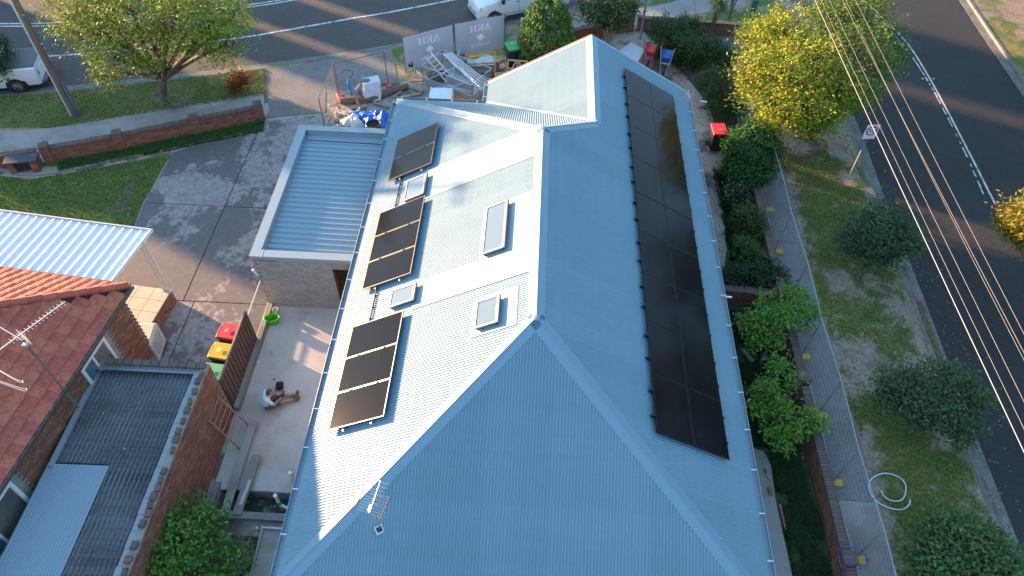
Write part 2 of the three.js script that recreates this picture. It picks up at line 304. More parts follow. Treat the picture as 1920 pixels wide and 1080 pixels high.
structure('side_slab', prism([[-6.93, -7.85], [-5.1, -7.85], [-5.1, 3], [-6.85, 3]], -.05, .12), tmat(concreteTex.clone(), .9));
// the blocks across the two roads, beyond and beside the picture
const F = offsetLine(KS.filter(([x]) => x < 8).map(([x, z]) => [x, z]), 11.5);
structure('far_verge', [prism([[23.45, -39.5], [24.5, -41.5], [28, -43], [120, -43], [120, 40], [23.4, 40], [23.4, -36]], -.28, 0)], tmat(vergeTex.clone(), .97));
structure('kerb', prism([[23.3, 40], [23.3, -36], [23.35, -39.5], [24.4, -41.6], [24.52, -41.5], [23.48, -39.4], [23.44, -36], [23.44, 40]], -.28, .02), kerbM);
structure('gutter', prism([[22.9, 40], [22.9, -36], [22.95, -39.5], [23.34, -39.5], [23.29, -36], [23.29, 40]], -.28, -.108), kerbM);
structure('far_side_ground', prism([...F, [8, -115], [-118, -115]], -.28, 0), tmat(vergeTex.clone(), .97));
// ---------- the main house ----------
console.log('house');
const XC = .265, YR = 6.2, SL = 3.2 / 5.615, XL = -5.35, XR = 5.88, ZN = -10.88, ZF = -18.18, ZE = -5.265, ZB = -23.795, XW = 1.98, YW = YR - (XW - XC) * SL, ZG = -25.2, XWL = XW - (XR - XW), ZV = ZF - (XW - XC);
const CS = Math.cos(Math.atan(SL)), SN = Math.sin(Math.atan(SL));
const steelTex = tex(512, 3, (u, v) => { const a = fbm(u, v, 6, 5, 201), k = 1 + .12 * (a - .5) + .07 * (fbm(u, v, 90, 2, 203) - .5) + .10 * (fbm(u, v * .06, 30, 3, 205) - .5) + .08 * (fbm(u * .06, v, 30, 3, 207) - .5); return mul([.192, .29, .34], k); });
const steel = tmat(steelTex, .38, { vertexColors: true, phys: true, specularIntensity: .55 }), steelFlat = mat([.235, .315, .355], .36), steelCap = mat([.195, .292, .345], .38, { phys: true, specularIntensity: .6 }), fasciaM = mat([.30, .36, .41], .5), darkM = mat([.02, .02, .022], .6);
const planeY = { left: (x) => YR - (XC - x) * SL, right: (x) => YR - (x - XC) * SL, near: (x, z) => YR - (z - ZN) * SL, far: (x, z) => YR - (ZF - z) * SL, wing: (x) => YW - (XW - x) * SL };
// corrugated sheet over a plan polygon: waves repeat along axis `ax`, sheets run the other way
function corrugated(polyg, yf, ax, pitchW = .0762, amp = .0115, per = 6) {
  const k = ax === 'z' ? 1 : 0, o = 1 - k, lo = Math.min(...polyg.map((p) => p[k])), hi = Math.max(...polyg.map((p) => p[k])), n = Math.ceil((hi - lo) / pitchW * per), P = [], N = [], I = [], K_ = [];
  for (let i = 0; i <= n; i++) {
    const s = Math.min(hi - 1e-4, Math.max(lo + 1e-4, lo + (hi - lo) * i / n)); let a = 1e9, b = -1e9;
    polyg.forEach((p, j) => { const q = polyg[(j + 1) % polyg.length]; if ((p[k] - s) * (q[k] - s) <= 0 && p[k] !== q[k]) { const t = p[o] + (q[o] - p[o]) * (s - p[k]) / (q[k] - p[k]); a = Math.min(a, t); b = Math.max(b, t); } });
    const w = amp * Math.sin(2 * Math.PI * s / pitchW), dw = amp * 2 * Math.PI / pitchW * Math.cos(2 * Math.PI * s / pitchW);
    const shade = 1 + .09 * (hash(Math.floor(s / .762) + 500, ax === 'z' ? 3 : 4, Math.round(lo * 7)) - .5);
    for (const t of [a, b]) { K_.push(shade, shade, shade); const x = k ? t : s, z = k ? s : t, y = yf(x, z) + w / CS; P.push(x, y, z); const g = (yf(k ? t + .01 : s, k ? s : t + .01) - yf(x, z)) / .01, nn = k ? V(-g, 1, -dw / CS) : V(-dw / CS, 1, -g); nn.normalize(); N.push(nn.x, nn.y, nn.z); }
    if (i) { const c = 2 * i; if (k) I.push(c - 2, c, c - 1, c, c + 1, c - 1); else I.push(c - 2, c - 1, c, c, c - 1, c + 1); }
  }
  const g = new THREE.BufferGeometry(); g.setAttribute('position', new THREE.Float32BufferAttribute(P, 3)); g.setAttribute('normal', new THREE.Float32BufferAttribute(N, 3)); g.setAttribute('color', new THREE.Float32BufferAttribute(K_, 3)); g.setIndex(I); return g;
}
const house = thing('house', 'large house with pale blue grey corrugated steel hip roof', 'house');
obj('wall', [B(10.1, 2.75, 17.4, .265, 1.4, -14.5), B(6.9, 2.75, 2.4, 1.98, 1.402, -23.6)], tmat(concreteTex.clone(), .9), house);
const lefts = [[XL, ZE], [XC, ZN], [XC, ZF], [XL, ZB]];
obj('roof_sheet', corrugated(lefts, planeY.left, 'z'), steel, house);
obj('roof_sheet', corrugated([[XR, ZE], [XC, ZN], [XC, ZF], [XW, ZV], [XW, ZG], [XR, ZG]], planeY.right, 'z'), steel, house);
obj('roof_sheet', corrugated([[XL, ZE], [XR, ZE], [XC, ZN]], planeY.near, 'x', .0762, .0155, 8), steel, house);
obj('roof_sheet', corrugated([[XL, ZB], [XWL, ZB], [XW, ZV], [XC, ZF]], planeY.far, 'x'), steel, house);
obj('roof_sheet', corrugated([[XW, ZV], [XW, ZG], [XWL, ZG], [XWL, ZB]], planeY.wing, 'z'), steel, house);
// ridge, hip and valley cappings: two leaves and a rolled top
function capping(name, a, b, fA, fB, dA, dB, w = .21, lift = .017) {
  const out = [], n = (d) => V(d[0], 0, d[1]);
  for (const [f, d] of [[fA, dA], [fB, dB]]) {
    const q = (p, t, h) => { const x = p.x + d[0] * t, z = p.z + d[1] * t; return V(x, f(x, z) + h, z); };
    out.push(slab3([q(a, 0, lift), q(b, 0, lift), q(b, w, lift), q(a, w, lift)], .003), slab3([q(a, w, lift), q(b, w, lift), q(b, w + .012, lift - .012), q(a, w + .012, lift - .012)], .003));
  }
  out.push(bar(a.clone().setY(a.y + lift - .004), b.clone().setY(b.y + lift - .004), .02, 10));
  return obj(name, out, steelCap, house);
}
const r2 = Math.SQRT1_2;
capping('ridge_cap', V(XC, YR, ZN), V(XC, YR, ZF), planeY.left, planeY.right, [-1, 0], [1, 0]);
capping('ridge_cap', V(XW, YW, ZV), V(XW, YW, ZG), planeY.wing, planeY.right, [-1, 0], [1, 0]);
capping('hip_cap', V(XC, YR, ZN), V(XL, 3, ZE), planeY.left, planeY.near, [-r2, -r2], [r2, r2]);
capping('hip_cap', V(XC, YR, ZN), V(XR, 3, ZE), planeY.right, planeY.near, [r2, -r2], [-r2, r2]);
capping('hip_cap', V(XC, YR, ZF), V(XL, 3, ZB), planeY.left, planeY.far, [-r2, r2], [r2, -r2]);
capping('hip_cap', V(XC, YR, ZF), V(XW, YW, ZV), planeY.right, planeY.far, [r2, r2], [-r2, -r2], .19);
for (const [x, y, z] of [[XC, YR, ZN], [XC, YR, ZF]]) obj('ridge_junction', S(.085, x, y + .0, z, 1.2, .42, 1.2), steelCap, house);
{ // valley tray
  const a = V(XW, YW, ZV), b = V(XWL, 3, ZB), q = (p, t, f, d) => { const x = p.x + d[0] * t, z = p.z + d[1] * t; return V(x, f(x, z) + .013, z); };
  obj('valley_tray', [slab3([q(a, .02, planeY.far, [-r2, r2]), q(b, .02, planeY.far, [-r2, r2]), q(b, .05, planeY.far, [-r2, r2]), q(a, .05, planeY.far, [-r2, r2])], .003), slab3([q(a, .0, planeY.wing, [r2, -r2]), q(b, .0, planeY.wing, [r2, -r2]), q(b, .09, planeY.wing, [r2, -r2]), q(a, .09, planeY.wing, [r2, -r2])], .003)], steelCap, house);
  // barge cappings on the gable end
  for (const [f, x1] of [[planeY.wing, XWL - .03], [planeY.right, XR + .03]]) {
    const p = (x, z, h) => V(x, f(x, z) + h, z);
    obj('barge_cap', [slab3([p(XW, ZG - .03, .02), p(x1, ZG - .03, .02), p(x1, ZG + .14, .02), p(XW, ZG + .14, .02)], .003), slab3([p(XW, ZG - .03, .02), p(x1, ZG - .03, .02), p(x1, ZG - .032, -.18), p(XW, ZG - .032, -.18)], .012)], steelCap, house);
  }
  obj('gable_wall', [poly3([V(XW, YW - .16, ZG + .12), V(XWL + .3, 2.9, ZG + .12), V(XR - .3, 2.9, ZG + .12)])], mat([.5, .5, .48], .8), house);
  obj('barge_trim', beam(V(XWL - .03, 2.97, ZG - .045), V(XW, YW - .02, ZG - .045), .02, .1), mat([.42, .26, .17], .7), house);
}
// flat trays between the skylights and the ridge
function tray(z0, z1, d0, d1) { const p = (d, z) => V(XC - d * CS, YR - d * SN + .0145, z); obj('tray_flashing', slab3([p(d0, z0), p(d0, z1), p(d1, z1), p(d1, z0)], .004), steelFlat, house); }
tray(-18.45, -17.0, .1, 4.25); tray(-15.52, -13.47, .1, 1.85); tray(-13.46, -12.45, .1, 3.9); tray(-12.1, -10.84, .55, 1.86);
tray(-17.9, -17.0, 4.25, 5.0);
// gutters with straps and fascia
function gutter(a, b, out) {                                         // out: plan direction away from the wall
  const d = b.clone().sub(a), L = d.length(); d.normalize(); const o = V(out[0], 0, out[1]);
  const q = (p, t, y) => p.clone().addScaledVector(o, t).setY(y), Y = 2.985, g = [];
  g.push(slab3([q(a, .0, Y - .09), q(b, .0, Y - .09), q(b, .125, Y - .09), q(a, .125, Y - .09)], .002));
  g.push(beam(q(a, .126, Y - .035), q(b, .126, Y - .035), .004, .115), bar(q(a, .126, Y + .022), q(b, .126, Y + .022), .011, 8));
  g.push(beam(q(a, -.012, Y - .06), q(b, -.012, Y - .06), .004, .09));
  obj('gutter', g, mat([.25, .32, .37], .38), house);
  obj('fascia', beam(q(a, -.03, Y - .14), q(b, -.03, Y - .14), .03, .2), fasciaM, house);
  const n = Math.round(L / 1.15), sm = mat([.62, .66, .69], .35);
  for (let i = 0; i <= n; i++) { const p = a.clone().addScaledVector(d, .25 + (L - .5) * i / n); obj('gutter_strap', beam(q(p, -.01, Y + .02), q(p, .14, Y + .026), .03, .006), sm, house); }
}
gutter(V(XL - .012, 0, ZB - .05), V(XL - .012, 0, ZE + .1), [-1, 0]); gutter(V(XR + .012, 0, ZG), V(XR + .012, 0, ZE + .1), [1, 0]);
gutter(V(XL - .1, 0, ZB - .012), V(XWL - .1, 0, ZB - .012), [0, -1]); gutter(V(XWL - .012, 0, ZG), V(XWL - .012, 0, ZB - .15), [-1, 0]); gutter(V(XL, 0, ZE + .012), V(XR, 0, ZE + .012), [0, 1]);
for (const [x, z] of [[XL + .25, ZB + .3], [XR - .25, -17.2], [XR - .25, -12.3]]) obj('downpipe', [B(.1, 2.7, .07, x, 1.42, z)], mat([.55, .6, .62], .4), house);
{ for (const [u, v] of [[1362, 556], [1318, 190]]) { const p = G(u, v, 2.9); obj('overflow_spout', bar(V(p.x - .1, 2.9, p.z), V(p.x + .16, 2.88, p.z), .03, 8), mat([.75, .77, .78], .4), house); } }

{ // roofing screws along the purlin lines, on the wave crests
  const list = [], q = .0762, lift = .0125 / CS;
  const run = (ax, f, lo, hi, from, ok) => { for (let n = Math.ceil(lo / q); n < hi / q; n += 3) { const s = q * (n + .25); for (let d = .45; d < 6.2; d += .95) { const [x, z] = from(s, d * CS); if (ok(x, z)) list.push(V(x, f(x, z) + lift, z)); } } };
  run('z', planeY.left, ZB, ZE, (s, d) => [XC - d, s], (x, z) => XC - x > Math.max(.3, z - ZN + .35, ZF - z + .35) && x > XL && !(z > -18.45 && z < -17 && x > -3.6) && !(z > -15.55 && z < -10.8 && x > -3.2));
  run('z', planeY.right, ZG, ZE, (s, d) => [XC + d, s], (x, z) => x - XC > Math.max(.3, z - ZN + .35) && x < XR && (z > ZF || x - XC > Math.min(ZF - z, XW - XC) + .35));
  run('x', planeY.near, XL, XR, (s, d) => [s, ZN + d], (x, z) => z < ZE && z - ZN > Math.abs(x - XC) + .35);
  const im = new THREE.InstancedMesh(new THREE.IcosahedronGeometry(.0085, 0), mat([.2, .24, .27], .45, { metalness: .4 }), list.length), M4 = new THREE.Matrix4(); list.forEach((p, i) => im.setMatrixAt(i, M4.makeTranslation(p.x, p.y, p.z)));
  im.name = 'roof_screws'; im.userData.kind = 'stuff'; house.add(im);
}
// ---------- skylights ----------
const glassSky = mat([.10, .15, .19], .06, { phys: true, clearcoat: 1, clearcoatRoughness: .03 }), frameM = mat([.16, .16, .165], .45, { metalness: .2 }), sillM = mat([.34, .35, .36], .4, { metalness: .3 });
const onLeft = (d, z, h = 0) => V(XC - d * CS - h * SN, YR - d * SN + h * CS, z);
const basisLeft = new THREE.Matrix4().makeBasis(V(CS, SN, 0), V(-SN, CS, 0), V(0, 0, 1));            // local x up the slope, y off the roof, z towards the camera
const basisRight = new THREE.Matrix4().makeBasis(V(CS, -SN, 0), V(SN, CS, 0), V(0, 0, 1));
const onRight = (d, z, h = 0) => V(XC + d * CS + h * SN, YR - d * SN + h * CS, z);
function seat(o, p, basis) { o.position.copy(p); o.quaternion.setFromRotationMatrix(basis); return o; }
function skylight(label, d0, d1, z0, z1, raise = 0) {
  const o = thing('skylight', label, 'skylight', [0, 0, 0], 0, 'roof skylights'), w = d1 - d0, l = z1 - z0, f = .052, h = .11;
  seat(o, onLeft((d0 + d1) / 2, (z0 + z1) / 2, .012), basisLeft);
  obj('curb', [B(w - .06, h, .05, 0, h / 2, -l / 2 + .055), B(w - .06, h, .05, 0, h / 2, l / 2 - .055), B(.05, h, l - .06, -w / 2 + .055, h / 2, 0), B(.05, h, l - .06, w / 2 - .055, h / 2, 0)], frameM, o);
  obj('frame', [RB(w, .045, f, .008, 0, h, -l / 2 + f / 2), RB(w, .045, f, .008, 0, h, l / 2 - f / 2), RB(f, .045, l - 2 * f, .008, -w / 2 + f / 2, h, 0), RB(f, .045, l - 2 * f, .008, w / 2 - f / 2, h, 0)], sillM, o);
  obj('top_cowl', RB(.06, .07, l + .02, .012, w / 2 + .01, h - .005, 0), frameM, o);
  obj('pane', B(w - 2 * f + .01, .014, l - 2 * f + .01, 0, h - .004, 0), glassSky, o);
}
skylight('square skylight between the two panel array and the upper three panel array', 4.16, 4.92, -18.12, -17.15);
skylight('squat skylight between the two three panel arrays on the sunlit roof slope', 3.8, 4.62, -13.3, -12.67);
skylight('long rectangular skylight near the ridge of the sunlit roof slope', 1.0, 1.68, -15.35, -13.5);
skylight('short skylight close to the ridge end above the lower solar panels', 1.02, 1.68, -11.86, -10.99);

// ---------- solar panels ----------
const cellTex = tex(512, 1, (u, v) => {                              // black cells with hair-thin silver fingers
  const fr = (t, n) => Math.abs(((t * n) % 1) - .5) * 2, a = fr(u, 6) > .965 || fr(v, 6) > .965 ? .5 : 0, k = .006 + .002 * fbm(u, v, 30, 3, 221) + a * .008;
  return [k * .9, k * 1.05, k * 1.35];
});
const cellM = tmat(cellTex, .1, { phys: true, specularIntensity: .28 }), panelFrame = mat([.018, .018, .02], .35, { metalness: .5 }), alu = mat([.55, .56, .57], .35, { metalness: .8 });
const clampM = mat([.03, .03, .032], .4);
function solarPanel(label, p, basis, lx, lz, group, clamps) {
  const o = seat(thing('solar_panel', label, 'solar panel', [0, 0, 0], 0, group), p, basis), f = .022;
  obj('frame', [B(lx, .035, f, 0, 0, -lz / 2 + f / 2), B(lx, .035, f, 0, 0, lz / 2 - f / 2), B(f, .035, lz - 2 * f, -lx / 2 + f / 2, 0, 0), B(f, .035, lz - 2 * f, lx / 2 - f / 2, 0, 0)], basis === basisLeft ? mat([.14, .135, .13], .4, { metalness: .6 }) : panelFrame, o);
  obj('cell_sheet', B(lx - 2 * f + .004, .012, lz - 2 * f + .004, 0, .009, 0), cellM, o);
  for (const [x, z, bx, bz] of clamps) obj('clamp', [B(bx, .03, bz, x, .022, z), B(bx * .6, .06, bz * .6, x, -.01, z)], clampM, o);
  return o;
}
const hL = .15;
const arrays = [['upper two panel array', -20.72, 2, 1.10], ['middle three panel array', -16.97, 3, 1.085], ['lowest three panel array', -12.36, 3, 1.10]];
const nth = ['farthest from the hip end', 'in the middle', 'nearest the hip end'];
for (const [where, z0, n, lz] of arrays) {
  for (let i = 0; i < n; i++) solarPanel(`black solar panel in the ${where}, ${n === 2 ? nth[i * 2] : nth[i]}`, onLeft(4.9, z0 + lz * (i + .5), hL), basisLeft, 1.74, lz - .009, 'solar panels on the sunlit slope', i < n - 1 ? [[.45, lz / 2, .07, .02], [-.42, lz / 2, .07, .02]] : []);
  for (const dx of [.45, -.42]) {
    const o = seat(thing('mounting_rail', `aluminium rail under the ${where}, ${dx > 0 ? 'upslope' : 'downslope'} side`, 'rail', [0, 0, 0], 0, 'panel mounting rails'), onLeft(4.9 - dx, z0 + lz * n / 2, .02), basisLeft);
    obj('rail', B(.04, .04, lz * n + .14, 0, hL - .02 - .06, 0), alu, o);
    for (let k = 0; k <= n; k++) obj('foot', [B(.05, hL - .055, .04, 0, (hL - .055) / 2, -lz * n / 2 + lz * k * .98 + .04)], alu, o);
  }
}
const lzR = 1.69, zR = -24.02;
for (let i = 0; i < 9; i++) {
  for (let r = 0; r < 2; r++) solarPanel(`${r ? 'eave side' : 'ridge side'} black panel in row ${['one', 'two', 'three', 'four', 'five', 'six', 'seven', 'eight', 'nine'][i]} of the long array, counted from the gable`, onRight(3.33 + 1.14 * (r + .5), zR + lzR * (i + .5), .12), basisRight, 1.13, lzR - .02, 'solar panels on the shaded slope', r ? [[-.565, -.45, .02, .06], [-.565, .45, .02, .06]] : []);
  for (const dz of [.36, -.36]) {
    const o = seat(thing('mounting_rail', `black capped cross rail under row ${['one', 'two', 'three', 'four', 'five', 'six', 'seven', 'eight', 'nine'][i]} of the long array, ${dz > 0 ? 'hip' : 'gable'} side`, 'rail', [0, 0, 0], 0, 'cross rails of the long array'), onRight(4.47, zR + lzR * (i + .5) + dz, .02), basisRight);
    obj('rail', B(2.42, .04, .04, 0, .055, 0), clampM, o);
    obj('end_clamp', [B(.03, .08, .05, -1.16, .085, 0), B(.07, .02, .06, -1.185, .03, .01)], clampM, o); obj('end_clamp', [B(.03, .08, .05, 1.16, .085, 0)], clampM, o);
    for (const x of [-1.1, 0, 1.1]) obj('foot', B(.04, .05, .05, x, .025, 0), clampM, o);
  }
}
{ // conduits between the arrays
  for (const [lab, a, b] of [['black conduit beside the square skylight', -18.62, -16.9], ['black conduit beside the squat skylight', -13.7, -12.3]]) {
    const o = thing('cable_conduit', lab, 'conduit'); obj('pipe', bar(onLeft(5.3, a, .045), onLeft(5.3, b, .045), .022, 10), darkM, o);
    for (let i = 0; i < 3; i++) obj('saddle', B(.07, .05, .03, ...onLeft(5.3, a + (b - a) * (.2 + .3 * i), .035).toArray()), darkM, o);
  }
}
// ---------- television aerial on the near hip face ----------
{
  const b = G(705, 972, 4.35), y0 = planeY.near(b.x, b.z), o = thing('roof_aerial', 'small silver television aerial with black tipped elements on the near roof face', 'aerial', [b.x, y0, b.z], R(-12));
  obj('base_plate', [RB(.2, .015, .2, .005, 0, .03, 0, R(45), Math.atan(SL))], alu, o); obj('base_pad', RB(.12, .03, .12, .008, 0, .045, 0, R(45), Math.atan(SL)), darkM, o);
  const top = V(-.02, 1.25, -.05); obj('mast', bar(V(0, .03, 0), top, .016, 8), alu, o);
  obj('boom', bar(V(-.02, 1.22, .12), V(-.06, 1.22, -.62), .014, 8), alu, o); obj('junction_box', RB(.07, .06, .16, .015, -.06, 1.18, .02), mat([.75, .75, .75], .4), o);
  for (let i = 0; i < 6; i++) obj('element', bar(V(-.22 + .02 * i, 1.23, -.58 + .1 * i), V(.16 - .01 * i, 1.23, -.58 + .1 * i), .006, 6), alu, o);
  for (const [x, l] of [[-.34, .0], [.27, .12]]) obj('black_element', bar(V(x, 1.22, -.45 + l), V(x - .02, 1.22, .1 + l), .012, 6), darkM, o);
  for (let i = 0; i < 8; i++) obj('reflector_rod', bar(V(-.34, 1.22 - .02 * i, -.35 + .06 * i), V(.27, 1.22 - .02 * i, -.3 + .06 * i), .005, 5), alu, o);
}
// ---------- bricks ----------
console.log('bricks');
const brickTones = [[.22, .085, .045], [.26, .105, .06], [.18, .07, .04], [.30, .13, .075], [.20, .095, .065]];
const brickMats = brickTones.map((c, i) => tmat(tex(128, .4, (u, v) => mul(c, .7 + .6 * fbm(u, v, 6, 5, 300 + i))), .9));
const copeMats = [[.13, .085, .07], [.17, .10, .075], [.105, .08, .07]].map((c, i) => tmat(tex(128, .4, (u, v) => mul(c, .6 + .8 * fbm(u, v, 5, 5, 310 + i))), .93));
const mortar = tmat(tex(256, 1.5, (u, v) => mul([.26, .23, .19], .7 + .6 * fbm(u, v, 12, 5, 320))), .95);
const uvBox = (w, h, d) => metreUV(new THREE.BoxGeometry(w, h, d).toNonIndexed());
const ownUV = (g) => { g.userData.ownUV = true; return g; };
// lay bricks: spots are [x, y, z, turn, kind], kinds give box sizes; the 290 nearest the camera are parts, the rest one part
const EYEp = EYE;
function layBricks(parent, spots, kinds, mats, name = 'brick', cap = 290) {
  const geo = kinds.map(([w, h, d]) => ownUV(uvBox(w, h, d)));
  const pw = parent.matrixWorld; parent.updateMatrixWorld(true);
  spots.forEach((s) => { s.d = V(s[0], s[1], s[2]).applyMatrix4(pw).distanceTo(EYEp) - (s[5] ?? 0); }); spots.sort((a, b) => a.d - b.d);
  const rest = mats.map(() => []);
  spots.forEach((s, i) => {
    const k = Math.floor(rnd() * mats.length);
    if (i < cap) { const o = new THREE.Mesh(geo[s[4]], mats[k]); o.name = name; o.position.set(s[0], s[1], s[2]); o.rotation.y = s[3]; parent.add(o); }
    else { const g = geo[s[4]].clone(); T(g, s[0], s[1], s[2], s[3]); rest[k].push(g); }
  });
  const all = rest.flatMap((r, k) => r.map((g) => paint(g, mats[k].userData.tone ?? [1, 1, 1])));
  if (all.length) {
    const g = mergeGeometries(all.map((q) => { q.deleteAttribute('uv'); return q; })); metreUV(g); g.userData.ownUV = true;
    const o = obj(name + '_courses', g, mats.restMat, parent); o.userData.kind = 'stuff';
  }
}
brickMats.forEach((m, i) => { m.userData.tone = brickTones[i]; }); brickMats.restMat = mat([1, 1, 1], .92, { vertexColors: true, bumpMap: fine, bumpScale: .003 });
[[.13, .085, .07], [.17, .10, .075], [.105, .08, .07]].forEach((c, i) => { copeMats[i].userData.tone = c; }); copeMats.restMat = brickMats.restMat;
// straight wall along local x from 0 to L, thickness t about z = 0
function wallSpots(L, h, t, out, { x0 = 0, z0 = 0, y0 = 0, turn = 0, course = .086, kind = 0, skip } = {}) {
  const n = Math.round(h / course), c = Math.cos(turn), s = Math.sin(turn);
  for (let j = 0; j < n; j++) for (let i = 0; ; i++) {
    const x = (j % 2 ? .12 : 0) + i * .24 + .12; if (x > L - .08) break;
    if (skip && skip(x, y0 + j * course)) continue;
    out.push([x0 + c * x, y0 + (j + .5) * course, z0 - s * x, turn, kind]);
  }
}
function gardenWall(label, A, Bp, h, piers, pierH, t = .22, copeTurn = 0) {
  const a = V(A[0], 0, A[1]), b = V(Bp[0], 0, Bp[1]), L = a.distanceTo(b), turn = Math.atan2(-(b.z - a.z), b.x - a.x);
  const o = thing('brick_wall', label, 'wall', [a.x, 0, a.z], turn, 'low brick garden walls');
  obj('mortar_core', [B(L, h - .01, t - .02, L / 2, (h - .01) / 2 - .02, 0)], mortar, o);
  const sp = [], cp = []; wallSpots(L, h, t, sp);
  const hc = Math.round(h / .086) * .086;
  for (let i = 0; i < L / .087; i++) cp.push([i * .087 + .045, hc + .05 + rr(-.003, .004), 0, rr(-.02, .02), 0]);
  layBricks(o, sp, [[.228, .075, t]], brickMats);
  layBricks(o, cp, [[.077, .105, t + .05]], copeMats, 'coping_brick', 280);
  for (const x of piers) {
    const p = new THREE.Group(); p.name = 'pier'; p.position.set(x, 0, 0); o.add(p);
    obj('mortar_core', B(.34, pierH - .02, .34, 0, pierH / 2 - .02, 0), mortar, p);
    const n = Math.round(pierH / .086);
    for (let j = 0; j < n; j++) for (let k = 0; k < 3; k++) { const m = new THREE.Mesh(j === n - 1 ? pierG[2] : pierG[j % 2], (j === n - 1 ? copeMats : brickMats)[Math.floor(rnd() * (j === n - 1 ? 3 : 5))]); m.name = 'brick'; const off = (k - 1) * (j === n - 1 ? .125 : .12); m.position.set(j % 2 || j === n - 1 ? off : 0, (j + .5) * .086, j % 2 || j === n - 1 ? 0 : off); p.add(m); }
  }
  return o;
}
const pierG = [ownUV(uvBox(.355, .076, .112)), ownUV(uvBox(.112, .076, .355)), ownUV(uvBox(.12, .08, .385))];
{
  const wl = px([[-60, 322], [92, 303], [236, 277], [372, 246], [497, 222]]);
  const len = (a, b) => Math.hypot(a[0] - b[0], a[1] - b[1]);
  gardenWall('low brick wall with piers beside the driveway mouth and pale footpath', wl[4], wl[2], .62, [.15, len(wl[4], wl[3])], .86);
  gardenWall('low brick wall with piers running past the brick letterbox', [wl[2][0], wl[2][1]], wl[1], .62, [.1, len(wl[2], wl[1]) - .1], .86);
  gardenWall('short low brick wall piece behind the brick letterbox', [wl[1][0] - .3, wl[1][1]], wl[0], .5, [], .8);
  gardenWall('long low brick wall with dark coping beside the temporary mesh fence', [8.76, -24.3], [8.76, -13.1], .78, [7.75, 11.1], 1.05);
  gardenWall('low brick wall with dark coping beside the side path and coiled hose', [8.76, -12.9], [8.76, -2.5], .78, [5.35], 1.05);
  gardenWall('cross wall of red brick between the shaded eave and the garden wall', [6.3, -16.9], [8.62, -16.75], .7, [], .8);
  gardenWall('low red brick corner wall behind the steel pole', [1.3, -33.2], [4.6, -34.75], .6, [3.6], 1.15);
  gardenWall('low red brick wall past the corner pillar behind the dark shrubs', [4.95, -34.85], [10.2, -34.6], .6, [], 1.0);
}
{ // brick letterbox
  const p = G(52, 318), o = thing('letterbox', 'squat brick letterbox with dark stone slab top beside the low wall', 'letterbox', [p.x, 0, p.z], R(14));
  const sp = []; for (const x of [-.42, .42]) for (let j = 0; j < 6; j++) for (let k = 0; k < 2; k++) sp.push([x + rr(-.01, .01), .04 + j * .086, -.12 + .24 * k, Math.PI / 2, 0]);
  layBricks(o, sp, [[.228, .075, .24]], brickMats); obj('mail_slot_box', B(.6, .34, .3, 0, .3, 0), darkM, o); obj('slab_top', RB(1.25, .07, .55, .015, 0, .57, 0), tmat(tex(256, 1, (u, v) => mul([.06, .062, .07], .6 + .8 * fbm(u, v, 8, 5, 333))), .8), o);
}

